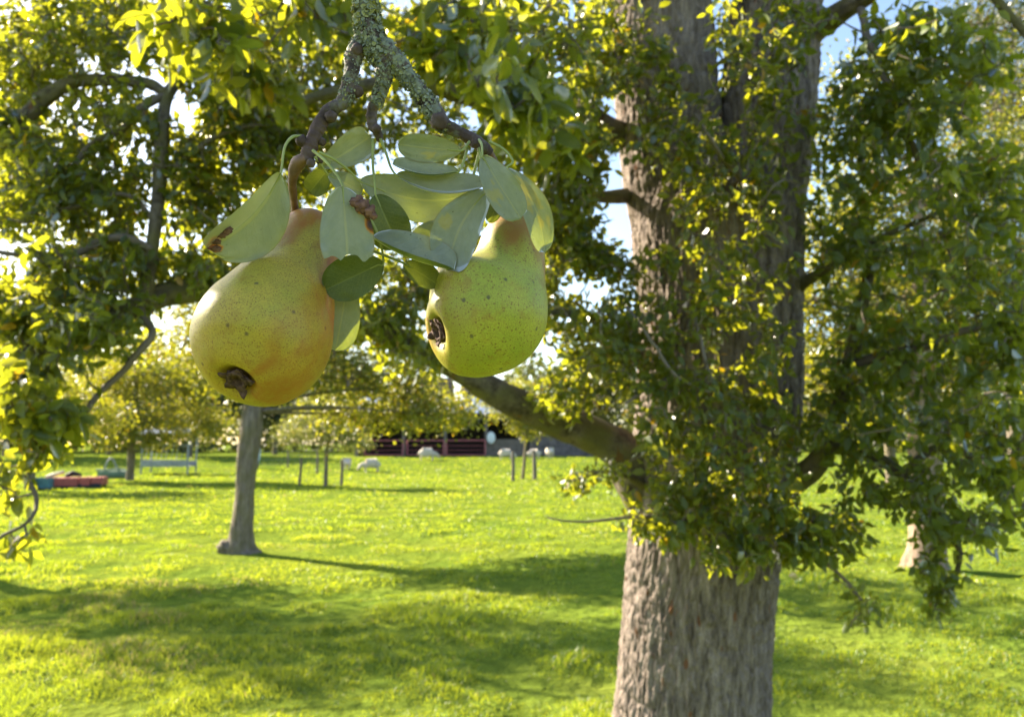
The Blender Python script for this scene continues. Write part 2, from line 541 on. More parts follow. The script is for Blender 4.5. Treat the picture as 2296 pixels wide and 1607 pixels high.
# ------------------------------------------------------------------ generic orchard tree
def orchard_tree(name, base, trunk_pts, blobs, nleaf, lsize, leafmat, barkmat, label, cat="tree", group=None,
                 per=16, spread=0.28, seed=1, droop=0.35, seg=14, branches=True):
    """trunk_pts: [(x,y,z,r)] relative to base; blobs: [(x,y,z, rx,ry,rz, weight)] relative to base"""
    rng = np.random.default_rng(seed)
    root = empty(name, base)
    b = np.asarray(base, float)
    tp = np.asarray(trunk_pts, float)
    c = crom(tp, max(10, len(tp) * 8))
    mb = MB()
    if branches:
        c = crom(tp, len(tp) * 22)
        def rough(cc_, r_, th_):
            L_ = np.concatenate([[0], np.cumsum(np.linalg.norm(np.diff(cc_, axis=0), axis=1))])
            q_ = np.stack([np.cos(th_)[None] + 0 * L_[:, None], np.sin(th_)[None] + 0 * L_[:, None], np.repeat(L_[:, None], len(th_), 1)], -1) + seed
            return r_ * (1 + 0.13 * fbm(q_ * np.array([1.6, 1.6, 1.3]), 2) + 0.10 * np.abs(fbm(q_ * np.array([7, 7, 4.0]), 2)) - .03)
        mb.tube(c[:, :3] + b, c[:, 3], 48, noise=rough)
    else:
        mb.tube(c[:, :3] + b, c[:, 3], seg, noise=bark_noise(0.10, 2.2, 2.5))
    mb.build("trunk", barkmat, root, True)
    nodes = [c[i, :3] for i in range(len(c) // 2, len(c))]
    tops = c[-1]
    lm, tw = MB(), MB()
    P_, D_, N_ = [], [], []
    wsum = sum(q[6] for q in blobs)
    for (x, y, z, rx, ry, rz, wgt) in blobs:
        cen = np.array([x, y, z])
        nd = np.array(nodes)
        st = nd[np.argmin(np.linalg.norm(nd - cen, axis=1) + 0.3 * np.abs(nd[:, 2] - cen[2]))]
        mid = (st + cen) / 2 + rng.normal(0, 0.12, 3) * np.linalg.norm(cen - st)
        cc = crom([st, mid, cen], 12)
        r0 = min(0.45 * tp[-1][3] + 0.02, 0.09)
        if branches:
            one = MB()
            one.tube(cc + b, np.linspace(r0, 0.3 * r0, 12), 8, noise=bark_noise(0.12, 1.5, 3))
            one.build("limb", barkmat, root, True)
        else:
            lm.tube(cc + b, np.linspace(r0, 0.3 * r0, 12), 6, noise=bark_noise(0.12, 1.5, 3))
        bl = list(cc)
        k = max(1, int(nleaf * wgt / wsum / per))
        u = nrm(rng.normal(0, 1, (k, 3))) * (rng.random(k) ** 0.42)[:, None]
        cl = cen + u * np.array([rx, ry, rz])
        for q in cl:
            bb = np.array(bl)
            s0 = bb[np.argmin(np.linalg.norm(bb - q, axis=1))]
            if branches and rng.random() < 0.45:
                m2 = (s0 + q) / 2 + rng.normal(0, 0.08, 3)
                tw.tube(crom([s0, m2, q], 5) + b, np.linspace(0.014, 0.004, 5) * (0.5 + lsize * 6), 4, False)
                if rng.random() < 0.3: bl.append(q)
        m = rng.poisson(per, k) + 2
        idx = np.repeat(np.arange(k), m)
        kk = len(idx)
        pos = cl[idx] + rng.normal(0, spread, (kk, 3)) * np.array([1, 1, 0.7])
        d, n = rand_leaf_frames(kk, droop, rng)
        P_.append(pos + b); D_.append(d); N_.append(n)
    if lm.v: lm.build("limbs", barkmat, root, True)["kind"] = "stuff"
    if tw.v: tw.build("twigs", M['twig'], root)["kind"] = "stuff"
    pos, d, n = np.vstack(P_), np.vstack(D_), np.vstack(N_)
    k = len(pos)
    L = lsize * rng.uniform(0.7, 1.25, k)
    v8 = leaf_arrays(pos, d, n, L, L * rng.uniform(0.5, 0.66, k), rng.uniform(0.1, 0.6, k), rng.uniform(0, 0.25, k))
    cr = bulk_leaves("crown", v8, rng.random(k), leafmat, root)
    cr["kind"] = "stuff"
    tag(root, label, cat, group)
    return root

# ------------------------------------------------------------------ the big pear tree
def make_big_tree():
    rng = np.random.default_rng(21)
    D = 4.0
    base = P(1545, 1757, D)
    base[2] = gz(base[0], base[1]) - 0.05
    root = empty("pear_tree", base)
    def line(pts):
        return np.array([[*P(x, y, d), r * d / F] for x, y, d, r in pts])
    def bark(c, r, th):
        n, s = r.shape
        L = np.concatenate([[0], np.cumsum(np.linalg.norm(np.diff(c, axis=0), axis=1))])
        cs, sn = np.cos(th)[None, :] + 0 * L[:, None], np.sin(th)[None, :] + 0 * L[:, None]
        LL = np.repeat(L[:, None], s, 1)
        big = fbm(np.stack([cs * 1.3, sn * 1.3, LL * 0.9], -1), 2)
        fur = np.abs(fbm(np.stack([cs * 27, sn * 27, LL * 9.5], -1), 3))
        fine = fbm(np.stack([cs * 30, sn * 30, LL * 30], -1), 2)
        return r * (1 + 0.035 * big) + 0.024 * np.clip(fur, 0, 0.55) - 0.008 + 0.006 * fine
    tm = MB()
    t = crom(line([(1545, 1800, D, 215), (1546, 1740, D, 190), (1552, 1607, D, 168), (1560, 1450, D, 163), (1570, 1310, D, 163), (1585, 1150, D, 166),
                   (1600, 1000, D, 176), (1608, 850, D, 180), (1610, 700, D, 178), (1606, 560, D, 186), (1605, 440, D, 178), (1605, 370, D, 130), (1605, 335, D, 60)]), 480)
    tm.tube(t[:, :3], t[:, 3], 400, noise=bark)
    l = crom(line([(1560, 640, D, 90), (1530, 480, D, 112), (1508, 330, D, 114), (1494, 200, D, 112), (1484, 60, D, 110), (1468, -150, D, 100), (1440, -500, 3.9, 78), (1400, -900, 3.8, 50)]), 240)
    tm.tube(l[:, :3], l[:, 3], 170, noise=bark)
    r = crom(line([(1650, 640, D, 90), (1690, 480, D, 100), (1712, 330, D, 104), (1725, 200, D, 102), (1736, 60, D, 98), (1758, -150, D, 88), (1800, -500, 4.1, 66), (1860, -900, 4.3, 40)]), 240)
    tm.tube(r[:, :3], r[:, 3], 160, noise=bark)
    tm.build("trunk", M['bark_big'], root, True)
    nodes = []
    limbs = [
        [(1520, 1190, D, 60), (1440, 1090, 3.97, 56), (1392, 1010, 3.92, 45), (1270, 950, 3.85, 38), (1130, 890, 3.7, 33), (1030, 830, 3.6, 27), (930, 780, 3.5, 25), (760, 700, 3.4, 24), (560, 652, 3.3, 26), (400, 655, 3.2, 27), (300, 690, 3.1, 24), (150, 765, 3.0, 23), (-20, 825, 2.9, 23), (-200, 860, 2.8, 15)],
        [(325, 672, 3.1, 20), (335, 600, 3.1, 16), (349, 496, 3.15, 14), (358, 404, 3.2, 15), (362, 330, 3.2, 15), (372, 228, 3.25, 13), (400, 180, 3.3, 12), (470, 110, 3.3, 10), (540, 0, 3.4, 8), (560, -80, 3.4, 6)],
        [(325, 665, 3.1, 10), (320, 700, 3.05, 7), (345, 745, 3.0, 8), (300, 800, 2.95, 8), (220, 880, 2.9, 7), (150, 960, 2.85, 6), (85, 1015, 2.75, 5), (66, 1060, 2.6, 5), (68, 1120, 2.55, 5), (58, 1165, 2.5, 4), (10, 1205, 2.5, 4), (-40, 1260, 2.5, 3)],
        [(372, 210, 3.25, 11), (320, 185, 3.3, 12), (184, 180, 3.3, 14), (147, 191, 3.3, 15), (106, 217, 3.3, 17), (48, 264, 3.3, 18), (-40, 250, 3.3, 18), (-200, 200, 3.4, 15)],
        [(367, 215, 3.25, 9), (330, 240, 3.2, 9), (290, 275, 3.2, 8), (200, 330, 3.2, 7), (120, 420, 3.2, 5), (40, 470, 3.2, 4)],
        [(358, 404, 3.2, 8), (420, 350, 3.2, 7), (500, 300, 3.2, 6), (600, 285, 3.25, 4)],
        [(349, 500, 3.15, 6), (290, 440, 3.15, 5), (200, 460, 3.1, 5), (60, 490, 3.1, 4), (-40, 500, 3.1, 4)],
        [(340, 560, 3.1, 9), (270, 540, 3.05, 10), (150, 570, 3.0, 8), (40, 560, 3.0, 6), (-60, 545, 3.0, 5)],
        [(1510, 345, 4.0, 60), (1425, 318, 3.98, 36), (1365, 288, 3.93, 25), (1262, 213, 3.6, 20), (1105, 228, 3.4, 20), (1000, 200, 3.3, 21), (900, 180, 3.2, 17), (740, 210, 3.1, 12), (600, 240, 3.0, 10), (480, 170, 2.9, 8)],
        [(1480, 200, 4.0, 55), (1400, 172, 3.98, 28), (1310, 135, 3.8, 18), (1200, 60, 3.3, 14), (1110, -40, 3.0, 12)],
        [(1465, -150, 3.9, 44), (1250, -215, 3.3, 28), (900, -230, 2.8, 20), (500, -150, 2.4, 13), (260, -120, 2.1, 9), (20, -230, 1.65, 7), (-220, -250, 1.3, 5), (-340, -220, 1.15, 4)],  # outer end added to carry the unseen shading shoot
        [(1480, 440, 4.0, 40), (1420, 438, 3.98, 20), (1335, 440, 3.85, 13), (1230, 400, 3.6, 10), (1100, 430, 3.5, 7), (980, 500, 3.4, 5)],
        [(1500, 850, 4.0, 40), (1430, 800, 3.96, 20), (1340, 720, 3.7, 11), (1250, 700, 3.5, 8), (1120, 690, 3.4, 7), (900, 660, 3.4, 5)],
        [(1700, 1190, 3.9, 50), (1740, 1110, 3.8, 36), (1830, 1040, 3.65, 25), (1875, 940, 3.6, 20), (1905, 820, 3.55, 18), (1930, 700, 3.5, 14), (1960, 560, 3.5, 10)],
        [(1860, 1000, 3.6, 15), (1950, 1020, 3.55, 15), (2020, 1060, 3.5, 13), (2090, 1130, 3.45, 11), (2150, 1230, 3.4, 7), (2130, 1340, 3.4, 4)],
        [(1745, 120, 4.0, 50), (1850, 50, 3.85, 28), (1930, 0, 3.6, 21), (2050, -80, 3.4, 15), (2180, -50, 3.3, 11), (2260, 30, 3.3, 9), (2340, 130, 3.3, 7)],
        [(1930, 20, 3.6, 10), (1955, 110, 3.4, 9), (2000, 200, 3.35, 8), (2040, 300, 3.3, 7), (2080, 420, 3.3, 6), (2120, 520, 3.3, 4)],
        [(1905, 820, 3.55, 12), (2000, 790, 3.4, 10), (2120, 760, 3.3, 9), (2296, 700, 3.2, 7), (2400, 650, 3.2, 5)],
        [(2020, 1060, 3.5, 9), (2120, 1000, 3.4, 9), (2220, 1060, 3.3, 8), (2320, 1150, 3.2, 6)],
        [(1790, 640, 3.8, 16), (1860, 600, 3.6, 9), (1960, 540, 3.5, 7), (2100, 480, 3.4, 5)],
        [(1640, 1180, 3.75, 14), (1640, 1150, 3.5, 9), (1560, 1170, 3.3, 6), (1430, 1160, 3.2, 4), (1300, 1165, 3.2, 2.5), (1225, 1160, 3.2, 1.5)],
        [(1460, 1100, 3.95, 14), (1410, 1068, 3.7, 7), (1360, 1058, 3.4, 4), (1300, 1072, 3.2, 2.5)],
        [(1660, 1180, 3.7, 12), (1750, 1200, 3.4, 7), (1850, 1260, 3.3, 5), (1940, 1350, 3.2, 3)],
        [(1560, 880, 3.75, 12), (1540, 840, 3.5, 8), (1480, 850, 3.3, 6), (1400, 900, 3.2, 4)],
        [(1650, 420, 3.7, 12), (1660, 400, 3.5, 8), (1600, 330, 3.3, 5), (1560, 260, 3.3, 3)],
    ]
    for i, pts in enumerate(limbs):
        a = line(pts)
        c = crom(a, len(a) * 7)
        c[:, 3] = np.maximum(c[:, 3], 0.002)
        if c[:, 3].max() < 0.03:
            wob = np.array([fbm(c[:, :3] * 6 + k * 11.1, 2) for k in range(3)]).T
            c[:, :3] += wob * 0.02 * np.clip(np.linspace(0, 4, len(c)), 0, 1)[:, None]
        mb = MB()
        thick = c[:, 3].max() > 0.03
        mb.tube(c[:, :3], c[:, 3], 28 if thick else 9, noise=bark_noise(0.13 if thick else 0.16, 2.5, 9))
        mb.build("limb", M['bark_limb'] if thick else M['twig'], root, True)
        nodes.append(c[len(pts):, :3] if i in (0, 13) else c[4:, :3])
    # dead grey twigs in front of the trunk
    for pts in ([(1406, 687, 3.3, 4), (1447, 745, 3.25, 4), (1513, 841, 3.2, 4), (1550, 862, 3.2, 3), (1590, 878, 3.2, 2)],
                [(1557, 690, 3.3, 4), (1565, 740, 3.25, 4), (1586, 815, 3.2, 3.5), (1616, 890, 3.2, 2)],
                [(1690, 480, 3.3, 2), (1730, 425, 3.2, 3), (1760, 400, 3.2, 2)]):
        a = line(pts); c = crom(a, 24)
        c[:, :3] += np.array([fbm(c[:, :3] * 25 + k, 2) for k in range(3)]).T * 0.006
        mb = MB(); mb.tube(c[:, :3], c[:, 3], 6)
        mb.build("dead_twig", M['wood_grey'], root, True)
    # foliage: clusters of leaves, each on its own twig
    # (x, y, depth, rx, ry, rdepth, clusters, leaf length)
    B = [
        (470, 60, 2.3, 190, 90, 0.35, 44, .075), (700, 40, 2.5, 170, 80, 0.35, 36, .075), (560, 170, 2.5, 130, 80, .3, 20, .075),
        (970, 100, 2.5, 130, 110, 0.35, 46, .072), (1150, 200, 2.2, 100, 120, 0.3, 36, .078), (1060, 50, 2.7, 160, 80, .4, 40, .07),
        (1250, 90, 2.9, 120, 110, .4, 44, .07), (1240, 310, 2.6, 90, 90, .3, 22, .074), (1310, 240, 3.2, 80, 90, .3, 26, .07),
        (110, 70, 3.5, 220, 120, .5, 150, .07), (330, 60, 3.6, 160, 110, .5, 90, .07), (80, 360, 3.3, 150, 110, .4, 70, .07),
        (260, 250, 3.4, 130, 110, .4, 60, .07), (620, 130, 3.8, 200, 130, .5, 110, .07), (860, 90, 3.9, 180, 110, .5, 90, .07),
        (150, 480, 3.2, 160, 90, .4, 44, .07), (90, 620, 3.0, 140, 90, .4, 64, .07), (250, 590, 3.2, 120, 80, .4, 52, .07),
        (470, 470, 3.4, 110, 130, .4, 70, .07), (560, 330, 3.5, 130, 110, .4, 84, .07), (430, 600, 3.3, 130, 70, .4, 50, .07),
        (660, 420, 3.8, 140, 160, .5, 90, .07), (700, 250, 3.9, 170, 110, .5, 90, .07), (930, 230, 3.9, 150, 110, .5, 70, .07),
        (640, 600, 3.6, 160, 90, .4, 60, .07), (160, 740, 2.9, 160, 90, .35, 72, .07), (40, 880, 2.7, 110, 120, .3, 60, .07),
        (230, 690, 3.2, 170, 80, .4, 60, .07), (120, 960, 2.7, 80, 70, .25, 24, .07), (15, 1080, 2.55, 60, 130, .2, 9, .062), (30, 1220, 2.5, 50, 60, .15, 5, .06),
        (870, 520, 3.7, 130, 110, .5, 40, .07), (850, 700, 3.5, 120, 90, .4, 60, .07), (950, 640, 3.6, 110, 80, .4, 34, .07), (920, 790, 3.5, 90, 60, .3, 30, .07),
        (1130, 330, 3.7, 130, 90, .4, 44, .07), (1260, 470, 3.5, 100, 80, .35, 48, .07), (1300, 560, 3.5, 90, 60, .3, 34, .07), (1330, 800, 3.5, 110, 110, .4, 74, .066),
        (1260, 880, 3.5, 90, 60, .3, 30, .066), (1400, 740, 3.4, 80, 90, .3, 40, .066), (1250, 700, 3.6, 80, 60, .3, 26, .066), (1420, 620, 3.5, 50, 60, .3, 14, .066),
        (1460, 300, 3.4, 80, 70, .2, 28, .064), (1540, 330, 3.4, 110, 80, .2, 40, .064), (1590, 470, 3.4, 120, 70, .2, 30, .06), (1720, 130, 3.4, 90, 100, .25, 40, .064),
        (1700, 330, 3.4, 90, 110, .25, 44, .062), (1620, 60, 3.3, 40, 60, .15, 12, .062), (1740, 470, 3.4, 70, 90, .25, 26, .062), (1540, 570, 3.4, 80, 40, .2, 22, .06),
        (1560, 690, 3.35, 130, 80, .25, 58, .062), (1680, 620, 3.35, 110, 80, .25, 46, .062), (1480, 830, 3.3, 100, 90, .25, 56, .062), (1600, 880, 3.3, 120, 90, .25, 66, .062),
        (1720, 790, 3.35, 80, 90, .25, 44, .062), (1500, 980, 3.3, 110, 90, .25, 72, .064), (1620, 1030, 3.25, 120, 90, .25, 84, .064), (1730, 960, 3.3, 80, 90, .25, 50, .064),
        (1520, 1120, 3.25, 100, 70, .22, 62, .066), (1640, 1160, 3.2, 110, 70, .22, 74, .066), (1500, 1190, 3.2, 80, 35, .15, 30, .066), (1740, 1120, 3.25, 70, 90, .22, 48, .066),
        (1800, 1210, 3.2, 90, 80, .22, 52, .068), (1660, 1250, 3.15, 90, 40, .15, 26, .068), (1880, 1190, 3.25, 80, 80, .22, 40, .07), (1920, 1360, 3.1, 50, 70, .15, 10, .068), (1830, 1320, 3.1, 60, 40, .15, 10, .068),
        (1300, 1085, 3.2, 38, 30, .12, 8, .05), (1370, 1060, 3.3, 40, 30, .12, 8, .05), (1425, 1170, 3.2, 40, 26, .12, 7, .055),
        (1980, 130, 3.3, 110, 100, .35, 60, .072), (2100, 210, 3.2, 100, 100, .35, 52, .072), (1900, 210, 3.5, 70, 80, .3, 26, .068), (2010, 320, 3.3, 110, 90, .35, 62, .072),
        (2110, 420, 3.2, 100, 100, .35, 54, .072), (1920, 430, 3.5, 100, 90, .35, 58, .07), (2230, 330, 3.2, 80, 90, .3, 24, .072), (2220, 520, 3.1, 90, 90, .3, 40, .072),
        (1900, 560, 3.5, 90, 70, .35, 48, .07), (2030, 560, 3.4, 110, 80, .35, 58, .07), (2150, 640, 3.2, 110, 80, .35, 56, .07), (1900, 690, 3.5, 70, 60, .3, 24, .068),
        (2010, 720, 3.4, 110, 80, .35, 60, .07), (1880, 830, 3.5, 90, 80, .3, 48, .068), (2010, 860, 3.4, 120, 80, .35, 66, .07), (2150, 800, 3.25, 120, 90, .35, 64, .07),
        (2250, 720, 3.1, 90, 80, .3, 36, .07), (1850, 960, 3.45, 90, 80, .3, 50, .068), (1980, 960, 3.4, 110, 70, .3, 54, .07), (2110, 950, 3.25, 120, 80, .3, 60, .07), (2240, 900, 3.1, 90, 100, .3, 44, .07),
        (1930, 1060, 3.4, 80, 50, .25, 24, .068), (2050, 1090, 3.35, 110, 60, .3, 44, .068), (2200, 1040, 3.15, 100, 60, .3, 44, .07), (2110, 1180, 3.3, 80, 80, .25, 44, .07), (2210, 1170, 3.15, 90, 60, .25, 34, .07),
        (2100, 1290, 3.3, 60, 70, .2, 28, .068), (2110, 1360, 3.3, 40, 35, .12, 10, .066), (1960, 1130, 3.35, 80, 40, .2, 22, .068), (2270, 1090, 3.1, 60, 60, .2, 16, .07),
        (1830, 60, 3.5, 60, 60, .2, 14, .066), (2060, 60, 3.2, 120, 60, .3, 40, .074), (2200, 130, 3.2, 90, 90, .3, 34, .072), (1960, 250, 3.3, 90, 60, .3, 34, .074), (2180, 260, 3.1, 100, 80, .3, 36, .074),
        (520, 240, 3.4, 80, 90, .3, 44, .07), (610, 290, 3.5, 90, 70, .3, 40, .07), (480, 170, 3.2, 80, 60, .3, 30, .07), (110, 420, 3.2, 120, 60, .3, 30, .06), (210, 390, 3.3, 80, 70, .3, 30, .06),
        (30, 500, 3.2, 70, 50, .3, 16, .06), (280, 480, 3.3, 60, 80, .3, 26, .06), (1290, 400, 3.5, 70, 70, .3, 34, .07), (1250, 530, 3.5, 70, 60, .3, 32, .07), (1330, 320, 3.5, 60, 60, .3, 26, .07), (1340, 590, 3.5, 70, 40, .3, 22, .066),
        (1240, 620, 3.6, 60, 50, .3, 20, .066), (1400, 130, 3.5, 50, 80, .3, 20, .066), (780, 330, 3.9, 120, 90, .4, 40, .07), (980, 340, 3.9, 110, 60, .4, 28, .07), (1100, 560, 3.9, 160, 90, .4, 36, .07),
        (1345, 60, 3.6, 60, 80, .3, 40, .068), (1330, 180, 3.6, 50, 60, .3, 24, .068), (1640, 110, 3.5, 40, 110, .15, 26, .062), (1640, 240, 3.45, 40, 70, .15, 18, .06), (20, 300, 3.4, 90, 90, .3, 40, .07), (60, 180, 3.6, 120, 70, .3, 50, .07), (410, 400, 3.4, 70, 90, .3, 34, .065), (0, 700, 3.0, 80, 70, .3, 30, .07),
        (1850, 330, 3.7, 50, 130, .3, 40, .062), (1840, 520, 3.7, 50, 90, .3, 30, .062), (2200, 420, 3.3, 90, 110, .3, 44, .066), (2120, 100, 3.3, 130, 70, .3, 46, .066), (1930, 320, 3.5, 70, 90, .3, 36, .066),
        (2280, 450, 3.1, 50, 100, .2, 20, .066), (2290, 620, 3.1, 50, 90, .2, 20, .066), (2285, 800, 3.1, 50, 90, .2, 22, .066), (2290, 980, 3.1, 50, 80, .2, 20, .066), (2250, 180, 3.2, 60, 80, .2, 16, .066),
        (1470, 110, 3.5, 70, 90, .15, 26, .064), (1500, 230, 3.45, 80, 60, .15, 26, .062), (1760, 70, 3.5, 60, 90, .15, 26, .064), (1720, 230, 3.45, 80, 80, .15, 30, .062), (1560, 420, 3.4, 110, 60, .15, 24, .06), (430, 330, 3.4, 60, 70, .3, 20, .066), (300, 370, 3.3, 60, 60, .3, 16, .06), (470, 250, 3.3, 60, 60, .3, 16, .066),
        # higher crown, over and behind the picture's top edge
        (1450, -260, 3.8, 300, 180, .8, 90, .07), (1900, -260, 3.8, 300, 180, .8, 80, .07), (900, -260, 3.2, 300, 120, .6, 60, .07), (300, -220, 3.4, 300, 120, .6, 60, .07),
    ]
    holes = [(435, 268, 40, 30), (1380, 480, 30, 80), (1290, 640, 44, 30), (35, 590, 40, 45), (1865, 95, 42, 34), 
             (1815, 725, 40, 34), (1370, 255, 30, 40), (1430, 1250, 60, 40), (2010, 1190, 60, 30), (1660, 215, 26, 90), (1945, 1150, 30, 30), (1700, 1330, 200, 50), (2250, 250, 60, 60)]
    cl = []
    for x, y, d, rx, ry, rd, k, L in B:
        if x > 1430 and y > 0:
            k = int(k * ((0.78 if y < 800 else 0.60) if x < 1800 else 0.62) * (1.25 if y > 1080 else 1))
            L *= 0.80
        elif d >= 2.9:
            k, L = int(k * 1.85), L * 0.68
        u = nrm(rng.normal(0, 1, (k, 3))) * (rng.random(k) ** 0.5)[:, None]
        for q in u:
            X, Y = x + q[0] * rx, y + q[1] * ry
            if any(((X - hx) / a) ** 2 + ((Y - hy) / b) ** 2 < 1 for hx, hy, a, b in holes):
                continue
            cl.append((*P(X, Y, d + q[2] * rd), L))
    # unseen leafy shoot added towards the sun to part-shade the front leaves
    for k in range(10):
        cl.append((*(np.array([-1.02, 1.03, 2.44]) + np.clip(rng.normal(0, 1, 3), -1.6, 1.6) * np.array([.10, .10, .08])), .072))
    cl = np.array(cl)
    nd = np.vstack(nodes)
    # nearest first, so that twigs branch from twigs
    dist = np.array([np.min(np.linalg.norm(nd - q[:3], axis=1)) for q in cl])
    order = np.argsort(dist)
    pool = np.zeros((len(nd) + 3 * len(cl), 3)); pool[:len(nd)] = nd; np_ = len(nd)
    tw = MB()
    P_, D_, N_, L_ = [], [], [], []
    for i in order:
        q = cl[i, :3]; L = cl[i, 3]
        dd = np.linalg.norm(pool[:np_] - q, axis=1)
        s0 = pool[np.argmin(dd)]
        ln = np.linalg.norm(q - s0)
        m1 = s0 * 0.6 + q * 0.4 + rng.normal(0, 0.10, 3) * ln + np.array([0, 0, 0.10 * ln])
        m2 = s0 * 0.25 + q * 0.75 + rng.normal(0, 0.07, 3) * ln + np.array([0, 0, 0.06 * ln])
        c = crom([s0, m1, m2, q], 8)
        r0 = 0.003 + 0.010 * min(ln, 0.7)
        tw.tube(c, np.linspace(r0, 0.0016, 8), 5, False)
        pool[np_] = c[3]; pool[np_ + 1] = c[5]; np_ += 2
        tdir = nrm(c[-1] - c[-3])
        k = int(rng.integers(6, 12))
        tt = rng.uniform(0.05, 1.0, k) ** 0.6
        pos = np.array([c[min(7, int(t * 7))] for t in tt]) + rng.normal(0, 0.022, (k, 3))
        dvec = nrm(rng.normal(0, 1, (k, 3)) * 1.0 + tdir * 0.6 + np.array([0, 0, -0.6]))
        n = rng.normal(0, 1, (k, 3)); n[:, 2] += 0.5
        P_.append(pos); D_.append(dvec); N_.append(n); L_.append(np.full(k, L) * rng.uniform(0.5, 1.3, k))
    tw.build("twigs", M['twig'], root)["kind"] = "stuff"
    pos, d, n, L = np.vstack(P_), np.vstack(D_), np.vstack(N_), np.concatenate(L_)
    K = len(pos)
    rnd = np.clip(rng.beta(2, 2, K), 0, 1)
    rnd = np.where(rng.random(K) < 0.012, 0.99, np.minimum(rnd, 0.96))
    W = L * rng.uniform(0.46, 0.62, K)
    # the 300 leaves that show largest are parts of their own
    q = pos - CAM
    dep = q @ FW
    X = CX + F * (q @ RT) / dep; Y = CY - F * (q @ UP) / dep
    inn = (X > 10) & (X < 2280) & (Y > 5) & (Y < 1590)
    size = np.where(inn, L / dep, 0)
    pick = np.zeros(K, bool); pick[np.argsort(-size)[:300]] = True
    keep = ~pick
    v8 = leaf_arrays(pos[keep], d[keep], n[keep], L[keep], W[keep], rng.uniform(0.1, 0.6, keep.sum()), rng.uniform(0, 0.3, keep.sum()))
    cr = bulk_leaves("crown", v8, rnd[keep], M['leaf_near'], root)
    cr["kind"] = "stuff"
    protos = []
    for k in range(8):
        nu, nv = 5, 9
        vv = np.linspace(0, 1, nv); uu = np.linspace(-1, 1, nu)
        fold, bend = 0.15 + 0.06 * k, 0.04 + 0.035 * k
        pts = []
        for t in vv:
            h = 0.27 * (1.9 * t ** 0.6 * (1 - t) ** 0.62)
            for u in uu:
                pts.append((u * h * math.cos(fold), t, abs(u) * h * math.sin(fold) - bend * t * t + 0.012 * math.sin(9 * t + 3 * u + k)))
        fs = [(i * nu + j, i * nu + j + 1, (i + 1) * nu + j + 1, (i + 1) * nu + j) for i in range(nv - 1) for j in range(nu - 1)]
        me = bpy.data.meshes.new("leaf")
        me.from_pydata(pts, [], fs)
        val = (0.1, 0.25, 0.4, 0.5, 0.6, 0.75, 0.9, 0.99)[k]
        me.attributes.new("rnd", 'FLOAT', 'POINT').data.foreach_set('value', [val] * len(pts))
        me.polygons.foreach_set('use_smooth', [True] * len(fs))
        me.materials.append(M['leaf_near'])
        protos.append(me)
    inv = Matrix.Translation(-Vector(root.location))
    for j, i in enumerate(np.where(pick)[0]):
        me = protos[7] if j % 60 == 7 else protos[j % 7]
        dv = nrm(d[i]); nv_ = nrm(n[i] - dv * (n[i] @ dv)); w = np.cross(dv, nv_)
        o = bpy.data.objects.new("leaf", me)
        COL.objects.link(o)
        o.parent = root
        o.matrix_parent_inverse = inv
        m = Matrix.Identity(4)
        for r_ in range(3):
            m[r_][0], m[r_][1], m[r_][2], m[r_][3] = w[r_] * L[i], dv[r_] * L[i], nv_[r_] * L[i], pos[i][r_]
        o.matrix_basis = m
    tag(root, "large old pear tree with thick forked grey trunk and leafy shoots, beside the hanging pears", "tree")
    return root
big = make_big_tree()

# ------------------------------------------------------------------ the other orchard trees
def rel(p): return p
mt = G(540, 1237)
mid_tree = orchard_tree("orchard_tree", mt, [(0.03, 0, -0.1, 0.30), (0.0, 0, 0.05, 0.235), (0.0, 0, 0.3, 0.185), (0.02, 0, 0.8, 0.160), (0.05, 0, 1.4, 0.155), (0.1, 0, 2.0, 0.17), (0.12, 0.05, 2.5, 0.16), (0.1, 0.1, 3.2, 0.11), (0.1, 0.1, 4.4, 0.06), (0.3, 0.1, 5.8, 0.03)],
    [(-1.3, 1.0, 3.5, 1.0, .9, 0.6, .8), (-0.6, .6, 2.9, 0.6, .6, .4, .4), (-0.5, .8, 3.4, 1.0, 1.0, .6, .9), (0.9, 0.3, 3.0, 1.0, .8, .55, .9), (1.7, 0.5, 2.8, 1.0, .8, .65, 1.0),
     (2.5, 0.7, 2.65, .7, .7, .6, .7), (0.2, 0.4, 4.0, 1.2, 1.0, .7, .9), (-1.2, 1.2, 4.2, 1.0, .9, .6, .6), (1.2, .4, 3.7, .9, .8, .5, .7), (2.8, 0.6, 2.2, .45, .5, .3, .25),
     (2.2, 1.2, 2.25, .6, .6, .35, .6), (3.0, 1.3, 2.35, .7, .6, .4, .8), (1.4, 1.0, 2.2, .6, .5, .3, .4), (1.6, .6, 4.7, 1.1, 1.0, .7, .6), (0.3, .5, 5.2, 1.0, 1.0, .7, .4), (2.2, .6, 5.6, 1.0, .9, .7, .4), (3.2, .7, 3.6, .9, .8, .7, .5)],
    22000, 0.080, M['leaf_mid'], M['bark_mid'], "medium orchard tree with slim grey trunk and yellow green crown below the larger pear", group="orchard trees",
    per=24, spread=0.15, seed=3)
